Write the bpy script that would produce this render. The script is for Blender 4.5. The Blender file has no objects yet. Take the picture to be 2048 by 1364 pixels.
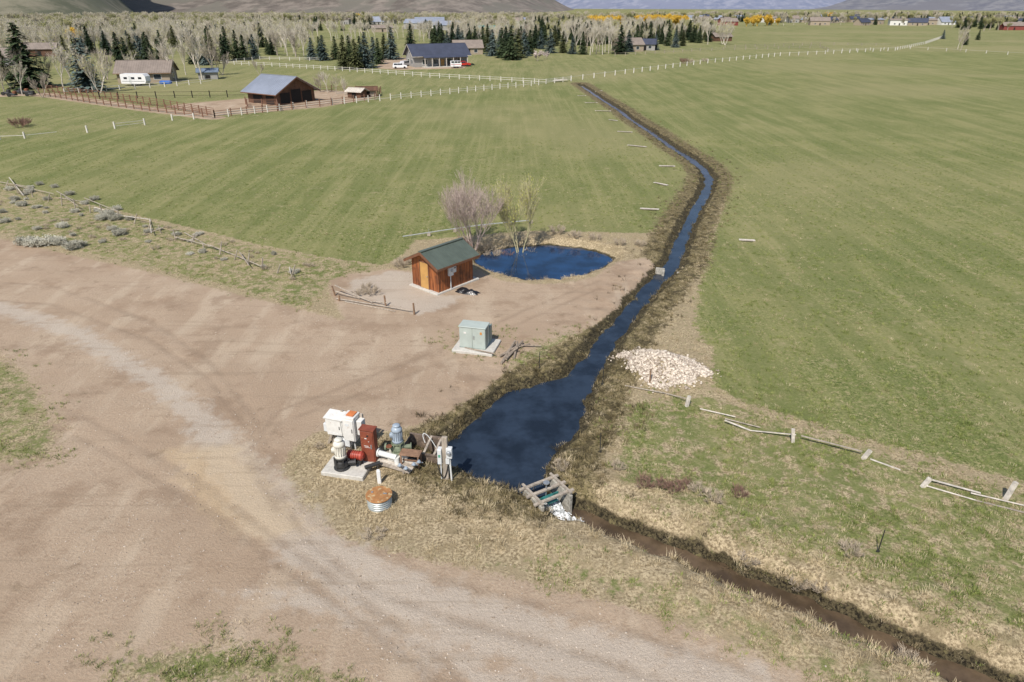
import bpy, math, random
import numpy as np
from mathutils import Vector, Matrix
random.seed(7); rng=np.random.default_rng(7)
R=random.random
def U(a,b): return a+(b-a)*random.random()
scn=bpy.context.scene
scn.view_settings.view_transform='Standard'; scn.view_settings.look='None'; scn.view_settings.exposure=0; scn.view_settings.gamma=1
H=18.8; F=1365.3; PT=math.radians(26.2); SP,CP=math.sin(PT),math.cos(PT)
# survey helper: real ground coordinates (metres) of a surveyed photo point lying at height z
def G(u,v,z=0.0):
    xc=(u-1024)/F; yc=(v-682)/F
    t=(H-z)/(SP+yc*CP)
    return (xc*t,(CP-yc*SP)*t)
def P(lst,z=0.0): return [G(u,v,z) for u,v in lst]
# ---------------------------------------------------------------- numeric helpers
def sstep(a,b,x):
    t=np.clip((x-a)/(b-a),0,1); return t*t*(3-2*t)
def vn(x,y,s,seed=0):
    X=x/s+seed*17.3; Y=y/s-seed*9.1
    xi=np.floor(X); yi=np.floor(Y); fx=X-xi; fy=Y-yi
    fx=fx*fx*(3-2*fx); fy=fy*fy*(3-2*fy)
    def h(a,b):
        q=np.sin(a*127.1+b*311.7+seed*13.7)*43758.5453
        return q-np.floor(q)
    return (h(xi,yi)*(1-fx)+h(xi+1,yi)*fx)*(1-fy)+(h(xi,yi+1)*(1-fx)+h(xi+1,yi+1)*fx)*fy
def sd_poly(x,y,poly):
    n=len(poly); d2=np.full(x.shape,1e18); ins=np.zeros(x.shape,bool)
    for i in range(n):
        ax,ay=poly[i]; bx,by=poly[(i+1)%n]
        ex,ey=bx-ax,by-ay; wx,wy=x-ax,y-ay
        t=np.clip((wx*ex+wy*ey)/(ex*ex+ey*ey+1e-12),0,1)
        d2=np.minimum(d2,(wx-ex*t)**2+(wy-ey*t)**2)
        if ay!=by:
            c=((ay>y)!=(by>y))&(x<(bx-ax)*(y-ay)/(by-ay)+ax)
            ins^=c
    d=np.sqrt(d2); return np.where(ins,-d,d)
def sd_line(x,y,pts):
    best=np.full(x.shape,1e9)
    for i in range(len(pts)-1):
        ax,ay,ra=pts[i]; bx,by,rb=pts[i+1]
        ex,ey=bx-ax,by-ay
        t=np.clip(((x-ax)*ex+(y-ay)*ey)/(ex*ex+ey*ey+1e-12),0,1)
        best=np.minimum(best,np.hypot(x-ax-ex*t,y-ay-ey*t)-(ra+(rb-ra)*t))
    return best
def L3(lst,z=0.0,pxw=True,k=1.):
    out=[]
    for u,v,w in lst:
        x,y=G(u,v,z)
        if pxw:
            t=(H-z)/(SP+(v-682)/F*CP); w=w/F*t*k
        out.append((x,y,w))
    return out
WU,WP,WL=-0.45,-0.5,-0.8
CREEK=L3([(1160,170,3),(1205,200,3.5),(1240,222,4),(1262,240,4),(1300,264,5),(1350,300,6),(1380,318,7),(1405,338,8),(1419,358,8),(1413,385,8),(1400,405,9),(1385,432,10),(1368,465,12),(1359,492,13),(1347,530,14),(1320,556,16),(1290,590,17),(1258,630,19),(1228,665,21),(1200,705,23),(1178,738,30),(1140,790,40)],WU,True,.75)
BASIN=P([(1160,745),(1130,757),(1075,770),(1020,787),(975,822),(940,852),(905,882),(880,905),(900,930),(945,946),(990,967),(1045,985),(1082,984),(1086,955),(1090,932),(1110,905),(1143,868),(1162,830),(1160,790),(1180,765),(1195,740)],WU)
POND=P([(950,520),(978,503),(1040,495),(1100,492),(1160,498),(1205,509),(1222,520),(1203,533),(1170,549),(1120,558),(1060,560),(1015,551),(985,541),(962,533)],WP)
LOWER=L3([(1105,1008,.38),(1135,1030,.48),(1185,1048,.40),(1262,1078,.42),(1350,1112,.44),(1450,1152,.42),(1560,1196,.46),(1680,1248,.42),(1800,1302,.48),(1920,1352,.45),(2060,1410,.45),(2300,1500,.5)],WL,False)
GL=P([(-400,318),(0,284),(200,263),(430,241),(760,203),(1105,171),(1150,173),(1180,187),(1230,217),(1275,250),(1330,295),(1375,330),(1375,360),(1360,400),(1330,450),(1300,466),(1180,464),(1060,462),(1000,466),(900,475),(830,480),(800,515),(765,530),(640,512),(520,490),(400,460),(250,425),(120,395),(0,358)])
GR=P([(1185,170),(1400,131),(1600,113),(1700,105),(1860,105),(2100,112),(3500,170),(3500,1200),(2300,1060),(2048,965),(1880,915),(1750,885),(1620,845),(1500,806),(1425,770),(1425,700),(1390,650),(1400,570),(1425,480),(1450,400),(1450,355),(1410,310),(1360,285),(1290,240),(1230,203)])
MIXR=P([(1210,800),(1425,775),(1620,850),(2048,975),(2300,1060),(2500,1500),(2150,1380),(1850,1255),(1600,1160),(1400,1080),(1250,1010),(1190,930),(1215,870)])
VERGE=P([(-300,330),(0,358),(250,425),(520,490),(770,530),(690,560),(640,600),(600,625),(450,580),(250,530),(120,500),(0,470),(-300,420)])
DIRT=P([(-700,420),(0,478),(120,505),(300,545),(480,590),(610,622),(690,640),(660,590),(660,560),(700,548),(780,538),(850,545),(960,540),(1000,560),(1060,568),(1130,566),(1190,554),(1235,522),(1290,516),(1312,528),(1295,562),(1248,605),(1200,640),(1160,668),(1100,690),(1045,720),(1000,752),(955,787),(890,828),(830,852),(740,868),(640,860),(590,890),(560,940),(600,1010),(700,1085),(850,1120),(1000,1150),(1200,1200),(1400,1262),(1650,1364),(1900,1500),(200,1900),(-1200,1900)])
P1=P([(-500,600),(0,680),(90,740),(140,820),(160,880),(110,930),(0,950),(-500,950)])
P2=P([(200,1290),(420,1245),(600,1275),(720,1330),(760,1420),(150,1420)])
P3=P([(830,668),(900,652),(1000,650),(1160,650),(1180,690),(1080,748),(1010,730),(940,722),(870,700)])
P4=P([(1000,1095),(1150,1110),(1350,1150),(1600,1235),(1850,1345),(1980,1420),(1700,1400),(1450,1290),(1250,1220),(1050,1160)])
P5=P([(20,960),(200,960),(320,1050),(330,1180),(150,1220),(0,1220),(-200,1100)])
ROAD=L3([(-500,545,1.2),(0,615,1.1),(150,665,1.0),(290,745,.95),(380,815,.95),(450,900,1.3),(530,1000,1.6),(620,1090,1.4),(760,1180,1.5),(950,1250,1.6),(1200,1320,1.6),(1500,1400,1.6)],0,False)
TR=[L3([(-500,530+o,.12),(100,570+o,.12),(300,640+o,.12),(420,720+o,.12),(500,820+o,.12),(540,900+o,.12),(600,1000+o*1.5,.12),(720,1090+o*2,.12),(900,1160+o*2,.14),(1200,1240+o*2,.14),(1500,1340+o*2,.14)],0,False) for o in (0,38)]+[L3([(-500,700+o,.13),(0,760+o,.13),(200,850+o,.13),(400,960+o,.13),(560,1080+o,.13),(700,1180+o,.13),(900,1330+o,.13),(960,1420,.13)],0,False) for o in (0,45)]+[L3([(560,1000+o,.12),(500,900+o,.12),(560,820+o,.12),(720,760+o,.12),(900,690+o,.12),(1050,620+o*.8,.12),(1200,560+o*.6,.12)],0,False) for o in (0,26)]
GRAV=P([(430,1180),(700,1120),(900,1190),(1200,1255),(1500,1350),(1600,1450),(1000,1450),(650,1265),(450,1215)])
PAD=P([(700,560),(790,540),(850,545),(880,590),(930,590),(900,615),(840,632),(760,610),(690,590)])
SAND=P([(330,900),(480,880),(560,980),(640,1060),(520,1090),(400,1020)])
CORRAL=P([(360,208),(500,196),(540,188),(650,180),(755,186),(740,198),(640,215),(430,232),(330,213)])
DRIVE=L3([(-200,200,2.6),(80,188,2.6),(250,212,2.4),(430,236,2)],0,False)
YARD=P([(760,118),(800,114),(940,125),(930,137),(800,140),(750,137)])
TAN1=P([(1900,70),(2300,74),(2600,88),(2100,92),(1890,86)])
STRAW=P([(600,870),(760,860),(880,915),(960,950),(1060,990),(1110,1000),(1160,1060),(1080,1120),(900,1110),(740,1070),(620,980)])
def water_sd(x,y):
    j=(vn(x,y,.9,3)-.5)*.35+(vn(x,y,.35,4)-.5)*.15
    su=np.minimum(sd_line(x,y,CREEK),sd_poly(x,y,BASIN))+j
    sp=sd_poly(x,y,POND)+j; sl=sd_line(x,y,LOWER)+j*1.1
    return su,sp,sl
def height(x,y,w=None):
    if w is None: w=water_sd(x,y)
    su,sp,sl=w
    near=1-sstep(80,200,y)
    z=(vn(x,y,6,1)-.5)*.07*near+(vn(x,y,1.3,2)-.5)*.05*near
    dmin=np.minimum(np.minimum(su,sp),sl)
    rough=np.clip(1-dmin/4,0,1)*near
    z=z+rough*((vn(x,y,.8,5)-.5)*.20+(vn(x,y,.3,6)-.5)*.10)
    def prof(z,s,lev,w):
        ins=lev-.03-np.clip(-s*.6,0,.6)
        k=sstep(-.05,w,s)
        return np.where(s<-.05,np.minimum(z,ins),(lev-.03)*(1-k)+z*k)
    z=z+np.exp(-((sl-1.9)/.9)**2)*.14*near
    z=prof(z,sp,WP,1.4); z=prof(z,su,WU,1.0); 
    z=prof(z,np.where(sl<6,sl,6),WL,.8)
    hx,hy=G(1325,738); dx,dy=x-hx,y-hy; z=z+.95*np.exp(-((dx*.9-dy*.45)/1.75)**2-((dx*.45+dy*.9)/1.3)**2)
    return z
def soft(s,w): return np.clip(.5-s/w,0,1)
def zones(x,y,w=None):
    if w is None: w=water_sd(x,y)
    su,sp,sl=w
    gl=soft(sd_poly(x,y,GL),1.2); gr=soft(sd_poly(x,y,GR),1.6)
    green=np.maximum(np.maximum(gl,gr),0)
    beyond=(y>80)&(gl<.5)&(gr<.5)
    green=np.where(beyond,np.maximum(green,.62),green)
    green=np.maximum(green,.55*soft(sd_poly(x,y,MIXR),2.5))
    green=np.maximum(green,.50*soft(sd_poly(x,y,VERGE),1.5))
    for p,k in((P1,.50),(P2,.52),(P3,.5),(P4,.47)): green=np.maximum(green,k*soft(sd_poly(x,y,p),2.2))
    dirt=soft(sd_poly(x,y,DIRT),1.5)
    hole=np.maximum.reduce([soft(sd_poly(x,y,p),3.0) for p in (P1,P2)]+[.62*soft(sd_poly(x,y,P3),1.5)])
    dirt=dirt*(1-.62*hole)
    dirt=np.maximum(dirt,soft(sd_poly(x,y,CORRAL),2)); dirt=np.maximum(dirt,soft(sd_line(x,y,DRIVE),1.5)); dirt=np.maximum(dirt,.8*soft(sd_poly(x,y,YARD),3))
    dirt=np.maximum(dirt,.35*soft(sd_poly(x,y,TAN1),20))
    dirt=np.maximum(dirt,.50*soft(sd_poly(x,y,P5),3))
    gravel=soft(sd_line(x,y,ROAD),2.0)*.85; gravel=np.maximum(gravel,.65*soft(sd_poly(x,y,GRAV),2)); gravel=np.maximum(gravel,.9*soft(sd_poly(x,y,PAD),1.2))
    tracks=np.maximum.reduce([soft(sd_line(x,y,t_)+(vn(x,y,1.1,21)-.5)*.12,.3) for t_ in TR])
    sand=soft(sd_poly(x,y,SAND),2.5)
    cut=soft(sd_poly(x,y,DIRT),1.0)
    dark=np.maximum((1-sstep(.1,1.35,su))*.95,(1-sstep(.05,.7,sl))*.9); dark=np.maximum(dark,.8*(1-sstep(.05,.7,sp)))
    olive=np.clip(1.2-su/3.4,0,1)*(1-.8*cut)
    dark=dark*np.where(cut>.5,.8,1)
    straw=np.maximum(soft(sd_poly(x,y,STRAW),2)*.8,np.clip(1-sl/3.5,0,1)); straw=np.maximum(straw,np.clip(1.2-sp/2.5,0,1)*(1-cut))
    return dict(green=green,dirt=dirt,gravel=gravel,sand=sand,dark=dark,olive=olive,straw=straw,tracks=tracks)
def hz(x,y): return float(height(np.array([x]),np.array([y]))[0])
# ---------------------------------------------------------------- nodes
class NT:
    def __init__(s,name):
        s.m=bpy.data.materials.new(name); s.m.use_nodes=True; s.t=s.m.node_tree
        s.b=s.t.nodes['Principled BSDF']; s.tc=s.t.nodes.new('ShaderNodeTexCoord')
    def lk(s,a,b):
        if isinstance(a,(int,float)): b.default_value=a
        elif isinstance(a,(tuple,list)): b.default_value=tuple(a)+((1,) if len(a)==3 and len(b.default_value)==4 else ())
        else: s.t.links.new(a,b)
    def noise(s,sc,det=4,ro=.55,vec=None,dist=0):
        n=s.t.nodes.new('ShaderNodeTexNoise'); n.inputs['Scale'].default_value=sc; n.inputs['Detail'].default_value=det; n.inputs['Roughness'].default_value=ro; n.inputs['Distortion'].default_value=dist
        s.t.links.new(vec or s.tc.outputs['Object'],n.inputs['Vector']); return n.outputs['Fac']
    def scalev(s,v3,rot=0):
        n=s.t.nodes.new('ShaderNodeMapping'); n.inputs['Scale'].default_value=v3; n.inputs['Rotation'].default_value=(0,0,rot)
        s.t.links.new(s.tc.outputs['Object'],n.inputs['Vector']); return n.outputs['Vector']
    def math(s,op,a,b=0.0):
        n=s.t.nodes.new('ShaderNodeMath'); n.operation=op; s.lk(a,n.inputs[0]); s.lk(b,n.inputs[1]); return n.outputs[0]
    def mr(s,x,a,b,c=0.,d=1.):
        n=s.t.nodes.new('ShaderNodeMapRange'); n.interpolation_type='SMOOTHSTEP'; s.lk(x,n.inputs[0])
        for i,v in enumerate((a,b,c,d)): n.inputs[i+1].default_value=v
        return n.outputs[0]
    def mix(s,f,a,b,bl='MIX'):
        n=s.t.nodes.new('ShaderNodeMix'); n.data_type='RGBA'; n.blend_type=bl
        s.lk(f,n.inputs[0]); s.lk(a,n.inputs[6]); s.lk(b,n.inputs[7]); return n.outputs[2]
    def attr(s,n_):
        n=s.t.nodes.new('ShaderNodeAttribute'); n.attribute_name=n_; return n.outputs['Fac']
    def col(s,c): s.lk(c,s.b.inputs['Base Color'])
    def bump(s,h,st=.3,d=.02):
        n=s.t.nodes.new('ShaderNodeBump'); n.inputs['Strength'].default_value=st; n.inputs['Distance'].default_value=d
        s.lk(h,n.inputs['Height']); s.t.links.new(n.outputs[0],s.b.inputs['Normal'])
    def rough(s,r): s.lk(r,s.b.inputs['Roughness'])
def vary(c,k): return tuple(min(1,max(0,x*k)) for x in c)
_mc={}
def M(name,c,rough=.8,sc=3.,k=.25,metal=0.,c2=None,th=.55,bump=.15,stretch=None):
    if name in _mc: return _mc[name]
    n=NT(name); v=n.scalev(stretch) if stretch else None
    a=n.noise(sc,6,.6,v)
    col=n.mix(n.mr(a,.3,.7),vary(c,1-k),vary(c,1+k*.7))
    if c2: col=n.mix(n.mr(n.noise(sc*1.7,5,.65,v),th-.04,th+.1),col,c2)
    n.col(col); n.rough(rough); n.b.inputs['Metallic'].default_value=metal
    if bump: n.bump(a,bump,.01)
    _mc[name]=n.m; return n.m
# ---------------------------------------------------------------- mesh builder
class MB:
    def __init__(s): s.v=[];s.f=[];s.mi=[];s.mats=[]
    def m(s,mat):
        if mat not in s.mats: s.mats.append(mat)
        return s.mats.index(mat)
    def add(s,vs,fs,mat):
        o=len(s.v); s.v+= [tuple(p) for p in vs]; k=s.m(mat)
        for f in fs: s.f.append(tuple(i+o for i in f)); s.mi.append(k)
    def box(s,c,d,mat,rot=None,bev=0):
        x,y,z=d[0]/2,d[1]/2,d[2]/2
        if bev:
            b=min(bev,x*.9,y*.9,z*.9); vs=[];fs=[]
            for (zz,i) in ((-z,0),(z-b,0),(z,b)):
                X,Y=x-i,y-i
                vs+=[(-X+b,-Y,zz),(X-b,-Y,zz),(X,-Y+b,zz),(X,Y-b,zz),(X-b,Y,zz),(-X+b,Y,zz),(-X,Y-b,zz),(-X,-Y+b,zz)]
            for l in (0,8):
                for i in range(8): j=(i+1)%8; fs.append((l+i,l+j,l+8+j,l+8+i))
            fs.append(tuple(range(7,-1,-1))); fs.append(tuple(range(16,24)))
        else:
            vs=[(-x,-y,-z),(x,-y,-z),(x,y,-z),(-x,y,-z),(-x,-y,z),(x,-y,z),(x,y,z),(-x,y,z)]
            fs=[(3,2,1,0),(4,5,6,7),(0,1,5,4),(1,2,6,5),(2,3,7,6),(3,0,4,7)]
        T=Matrix.Translation(c)@(rot.to_4x4() if rot else Matrix.Identity(4))
        s.add([T@Vector(p) for p in vs],fs,mat)
    def tube(s,a,b,r0,r1,mat,n=8,cap=True):
        a=Vector(a);b=Vector(b);d=(b-a)
        if d.length<1e-6:return
        q=d.normalized().to_track_quat('Z','Y'); vs=[]
        for p,r in((a,r0),(b,r1)):
            for i in range(n):
                t=2*math.pi*i/n; vs.append(p+q@Vector((math.cos(t)*r,math.sin(t)*r,0)))
        fs=[(i,(i+1)%n,n+(i+1)%n,n+i) for i in range(n)]
        if cap: fs+=[tuple(range(n-1,-1,-1)),tuple(range(n,2*n))]
        s.add(vs,fs,mat)
    def lathe(s,c,prof,mat,n=20,axis=None):
        vs=[];fs=[]; q=Vector(axis).to_track_quat('Z','Y') if axis else None
        for r,z in prof:
            for i in range(n):
                t=2*math.pi*i/n; p=Vector((math.cos(t)*r,math.sin(t)*r,z))
                if q: p=q@p
                vs.append(p+Vector(c))
        for k in range(len(prof)-1):
            for i in range(n): fs.append((k*n+i,k*n+(i+1)%n,(k+1)*n+(i+1)%n,(k+1)*n+i))
        fs.append(tuple(range(n-1,-1,-1))); fs.append(tuple((len(prof)-1)*n+i for i in range(n)))
        s.add(vs,fs,mat)
    def beam(s,a,b,w,h,mat,roll=0):
        a=Vector(a);b=Vector(b);d=b-a; q=d.to_track_quat('X','Z'); s.box((a+b)/2,(d.length,w,h),mat,q.to_matrix()@Matrix.Rotation(roll,3,'X'))
    def obj(s,name,parent=None,smooth=False):
        me=bpy.data.meshes.new(name); me.from_pydata(s.v,[],s.f)
        for m in s.mats: me.materials.append(m)
        me.polygons.foreach_set('material_index',s.mi)
        if smooth: me.polygons.foreach_set('use_smooth',[True]*len(s.f))
        o=bpy.data.objects.new(name,me); scn.collection.objects.link(o)
        if parent: o.parent=parent
        return o
def empty(name,loc,rz=0):
    e=bpy.data.objects.new(name,None); e.location=loc; e.rotation_euler=(0,0,rz); e.empty_display_size=.3; scn.collection.objects.link(e); return e
# ---------------------------------------------------------------- ground
def axis(lo,hi,fl,fh,st,g):
    a=list(np.arange(fl,fh,st)); s=st
    x=a[-1]
    while x<hi: s*=g; s=min(s,400); x+=s; a.append(x)
    s=st;x=a[0];pre=[]
    while x>lo: s*=g; s=min(s,400); x-=s; pre.append(x)
    return np.array(pre[::-1]+a)
xs=axis(-7000,7000,-26,40,.17,1.04)
ys=axis(-60,9000,12,72,.17,1.017)
XX,YY=np.meshgrid(xs,ys); x=XX.ravel(); y=YY.ravel()
w=water_sd(x,y); z=height(x,y,w); zn=zones(x,y,w)
# shallow wheel ruts pressed into the dirt
z=z-.035*zn['tracks']*zn['dirt']
nx,ny=len(xs),len(ys)
me=bpy.data.meshes.new('ground')
me.vertices.add(nx*ny); me.vertices.foreach_set('co',np.stack([x,y,z],1).ravel())
I=np.arange(nx*ny).reshape(ny,nx)
q=np.stack([I[:-1,:-1],I[:-1,1:],I[1:,1:],I[1:,:-1]],-1).reshape(-1,4)
me.loops.add(q.size); me.loops.foreach_set('vertex_index',q.ravel().astype(np.int32))
me.polygons.add(len(q)); me.polygons.foreach_set('loop_start',np.arange(0,q.size,4,dtype=np.int32)); me.polygons.foreach_set('loop_total',np.full(len(q),4,np.int32))
me.update(); me.validate(); me.polygons.foreach_set('use_smooth',[True]*len(me.polygons))
for k,a in zn.items():
    at=me.attributes.new(k,'FLOAT','POINT'); at.data.foreach_set('value',a.astype(np.float32))
ground=bpy.data.objects.new('ground',me); scn.collection.objects.link(ground)
n=NT('ground_soil_and_grass')
nf=n.noise(9,6,.7); nm=n.noise(1.3,6,.62); nb=n.noise(.12,4,.55); nl=n.noise(.013,3,.5); nh=n.noise(38,3,.7); n2=n.noise(3.2,5,.7); 
def mask(a,nz,k,lo=.42,hi=.58): return n.mr(n.math('ADD',n.attr(a),n.math('MULTIPLY',n.math('SUBTRACT',nz,.5),k)),lo,hi)
dry=n.mix(n.mr(nf,.38,.62),(.20,.155,.09),(.48,.395,.25)); dry=n.mix(n.mr(nm,.4,.65),dry,(.31,.25,.155))
dry=n.mix(n.mr(n2,.55,.66,0,.8),dry,(.165,.17,.068))
g=n.mix(n.mr(nf,.36,.64),(.060,.083,.020),(.235,.25,.092)); g=n.mix(n.mr(nm,.35,.7,0,.6),g,(.165,.188,.06))
g=n.mix(n.mr(n.noise(4,5,.8),.51,.62,0,.8),g,(.37,.31,.17))
g=n.mix(n.mr(n.noise(2.1,4,.75),.53,.66,0,.5),g,(.075,.105,.026))
g=n.mix(n.mr(nb,.42,.66,0,.55),g,(.255,.24,.105))
row=n.noise(1.0,3,.6,n.scalev((1.6,.03,1),.18)); g=n.mix(n.mr(row,.45,.65,0,.40),g,(.285,.265,.125))
row2=n.noise(.35,2,.5,n.scalev((1,.12,1),-1.0)); g=n.mix(n.mr(row2,.45,.62,0,.4),g,(.10,.132,.036))
g=n.mix(n.mr(n.noise(.55,5,.7),.55,.72,0,.55),g,(.34,.29,.165))
g=n.mix(n.mr(nl,.48,.62,0,.5),g,(.27,.245,.12))
c=n.mix(mask('green',n.math('ADD',n.math('MULTIPLY',nm,.6),n.math('MULTIPLY',n2,.4)),1.5,.40,.60),dry,g)
st=n.mix(n.mr(nf,.38,.62),(.19,.145,.085),(.53,.43,.275)); st=n.mix(n.mr(nm,.48,.6,0,.7),st,(.24,.19,.11))
c=n.mix(n.math('MULTIPLY',mask('straw',n2,1.3),.85),c,st)
ol=n.mix(n.mr(nf,.38,.62),(.06,.05,.023),(.22,.18,.09)); ol=n.mix(n.mr(n2,.50,.60,0,.7),ol,(.30,.24,.14)); ol=n.mix(n.mr(nm,.50,.60,0,.8),ol,(.06,.048,.026))
c=n.mix(mask('olive',n2,1.3),c,ol)
d=n.mix(n.mr(nf,.3,.7),(.32,.235,.165),(.455,.36,.26)); d=n.mix(n.mr(nm,.35,.65,0,.7),d,(.40,.305,.215)); d=n.mix(n.mr(nb,.4,.6,0,.6),d,(.335,.245,.168))
d=n.mix(n.mr(n.noise(.5,5,.6,n.scalev((1,.25,1),.7)),.5,.65,0,.5),d,(.49,.40,.295))
d=n.mix(n.mr(n.noise(.28,6,.7),.50,.64,0,.65),d,(.265,.188,.126))
d=n.mix(n.mr(n.noise(.75,7,.75),.56,.68,0,.6),d,(.225,.165,.108))
d=n.mix(n.mr(n.noise(26,2,.5),.68,.74,0,.6),d,(.56,.5,.41))
c=n.mix(mask('dirt',n2,1.1),c,d)
gv=n.mix(n.mr(nh,.35,.65),(.35,.305,.25),(.59,.52,.435)); gv=n.mix(n.mr(nf,.5,.7,0,.5),gv,(.43,.36,.275))
c=n.mix(n.math('MULTIPLY',mask('gravel',nm,1.3,.35,.8),.68),c,gv)
c=n.mix(n.math('MULTIPLY',mask('sand',nm,1.0,.3,.8),.5),c,(.52,.395,.24))
c=n.mix(n.math('MULTIPLY',n.math('MULTIPLY',n.mr(n.noise(.8,4,.6),.36,.56,.1,.6),n.attr('tracks')),n.attr('dirt')),c,(.25,.185,.128))
c=n.mix(n.math('MULTIPLY',n.mr(n.noise(.9,3,.5,n.scalev((.15,2.4,1),.62)),.55,.7,0,.3),n.attr('dirt')),c,(.25,.19,.13))
dk=n.mix(n.mr(nf,.38,.62),(.014,.012,.008),(.10,.082,.045)); dk=n.mix(n.mr(n2,.56,.66,0,.7),dk,(.20,.17,.08))
c=n.mix(mask('dark',n.math('ADD',n.math('MULTIPLY',nm,.5),n.math('MULTIPLY',nf,.5)),1.6),c,dk)
n.col(c); n.rough(.95); n.b.inputs['Specular IOR Level'].default_value=.15
hh=n.math('ADD',n.math('MULTIPLY',nf,1.0),n.math('MULTIPLY',nh,.35)); n.bump(hh,.75,.08)
me.materials.append(n.m)
# ---------------------------------------------------------------- water
def water_sheet(name,f,box,st,lev,mat,lim):
    X=np.arange(box[0],box[1],st);Y=np.arange(box[2],box[3],st)
    A,B=np.meshgrid(X,Y); s=f(A.ravel()+st/2,B.ravel()+st/2).reshape(A.shape)
    idx={};vs=[];fs=[]
    for j,i in zip(*np.where(s<lim)):
        r=[]
        for a,b in((i,j),(i+1,j),(i+1,j+1),(i,j+1)):
            if (a,b) not in idx: idx[(a,b)]=len(vs); vs.append((box[0]+a*st,box[2]+b*st,lev))
            r.append(idx[(a,b)])
        fs.append(r)
    m_=bpy.data.meshes.new(name); m_.from_pydata(vs,[],fs); m_.materials.append(mat); o=bpy.data.objects.new(name,m_); scn.collection.objects.link(o); return o
def water(name,c,sc,st,ro=.04,k=2.2):
    n=NT(name); n.col(n.mix(n.mr(n.noise(.6,4,.6),.35,.65),c,vary(c,k))); n.rough(ro); n.b.inputs['IOR'].default_value=1.36
    n.bump(n.noise(sc,5,.65,n.scalev((1,.55,1),.5)),st,.025); return n.m
wu=water('stream_water',(.012,.018,.028),3.5,.6); wp=water('pond_water',(.005,.019,.050),3,.07,.02); wl=water('ditch_water',(.06,.042,.026),7,.4,.06)
water_sheet('stream',lambda a,b:np.minimum(sd_line(a,b,CREEK),sd_poly(a,b,BASIN)),(-6,32,21,200),.25,WU,wu,.28)
water_sheet('pond',lambda a,b:sd_poly(a,b,POND),(-8,14,44,66),.25,WP,wp,.4)
water_sheet('ditch_water_surface',lambda a,b:sd_line(a,b,LOWER),(0,30,5,26),.2,WL,wl,.45)
# ---------------------------------------------------------------- instancing helper
def instancer(name,child,pts,scales,tilt=.0):
    vs=[];fs=[]
    for (px,py,pz),s in zip(pts,scales):
        a=U(0,6.283); q=Matrix.Rotation(a,3,'Z')
        if tilt: q=Matrix.Rotation(U(-tilt,tilt),3,'X')@Matrix.Rotation(U(-tilt,tilt),3,'Y')@q
        o=len(vs)
        for k in((-.5,-.5),(.5,-.5),(.5,.5),(-.5,.5)):
            v=q@Vector((k[0]*s,k[1]*s,0)); vs.append((px+v.x,py+v.y,pz+v.z))
        fs.append((o,o+1,o+2,o+3))
    m_=bpy.data.meshes.new(name); m_.from_pydata(vs,[],fs); o=bpy.data.objects.new(name,m_); scn.collection.objects.link(o)
    o.instance_type='FACES'; o.use_instance_faces_scale=True; o.instance_faces_scale=1; o.show_instancer_for_render=False; o.show_instancer_for_viewport=False
    child.parent=o; return o
# ---------------------------------------------------------------- vegetation meshes
def leafmat(name,c1,c2,sc=1.5):
    n=NT(name); oi=n.t.nodes.new('ShaderNodeObjectInfo')
    f=n.math('ADD',n.math('MULTIPLY',n.noise(sc,3,.6),.7),n.math('MULTIPLY',oi.outputs['Random'],.35))
    n.col(n.mix(n.mr(f,.3,.75),c1,c2)); n.rough(.8); n.b.inputs['Specular IOR Level'].default_value=.2
    return n.m
def tuft(name,mat,nb,h,spread,wid):
    b=MB()
    for i in range(nb):
        a=U(0,6.28);r=U(0,spread);hh=h*U(.5,1.1);x0,y0=math.cos(a)*r,math.sin(a)*r
        l=U(.3,1.2)*hh; a2=a+U(-1,1); dx,dy=math.cos(a2)*l,math.sin(a2)*l; px,py=-math.sin(a2)*wid/2,math.cos(a2)*wid/2
        b.add([(x0-px,y0-py,-.02),(x0+px,y0+py,-.02),(x0+dx*.4+px*.7,y0+dy*.4+py*.7,hh*.6),(x0+dx*.4-px*.7,y0+dy*.4-py*.7,hh*.6),(x0+dx,y0+dy,hh)],[(0,1,2,3),(3,2,4)],mat)
    return b.obj(name)
mg=leafmat('green_grass_blades',(.10,.14,.03),(.29,.32,.10)); md=leafmat('dry_grass_blades',(.33,.26,.15),(.64,.54,.36)); mk=leafmat('dark_sedge_blades',(.045,.036,.018),(.25,.20,.10))
def conifer(name,h,rad,mat,seed):
    random.seed(seed); b=MB(); bark=M('conifer_bark',(.09,.065,.045))
    b.tube((0,0,0),(0,0,h*.97),h*.018,.02,bark,6)
    nw=int(h*3.4)
    for k in range(nw):
        t=k/nw; zz=h*(.05+.94*t); r=rad*(1-t)**.8*U(.82,1.12)+.12
        nb_=max(5,int(15*(1-t)+5))
        for j in range(nb_):
            a=U(0,6.283); rr=r*U(.7,1.12); ca,sa=math.cos(a),math.sin(a)
            m_=max(2,int(rr/.42))
            for i in range(m_):
                f=(i+.7)/m_; px=rr*f; pz=zz-rr*f*.28+U(-.12,.12)
                s=U(.42,.7)*(1.1-.35*f); ww=s*U(.6,1.0)
                o=Vector((ca*px,sa*px,pz)); e=Vector((ca,sa,U(-.6,.1)))*s; q_=Vector((-sa,ca,U(-.4,.4)))*ww*.6
                b.add([o-e*.6-q_*.5,o+q_,o+e,o-q_],[(0,1,2,3)],mat)
    return b.obj(name)
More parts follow.
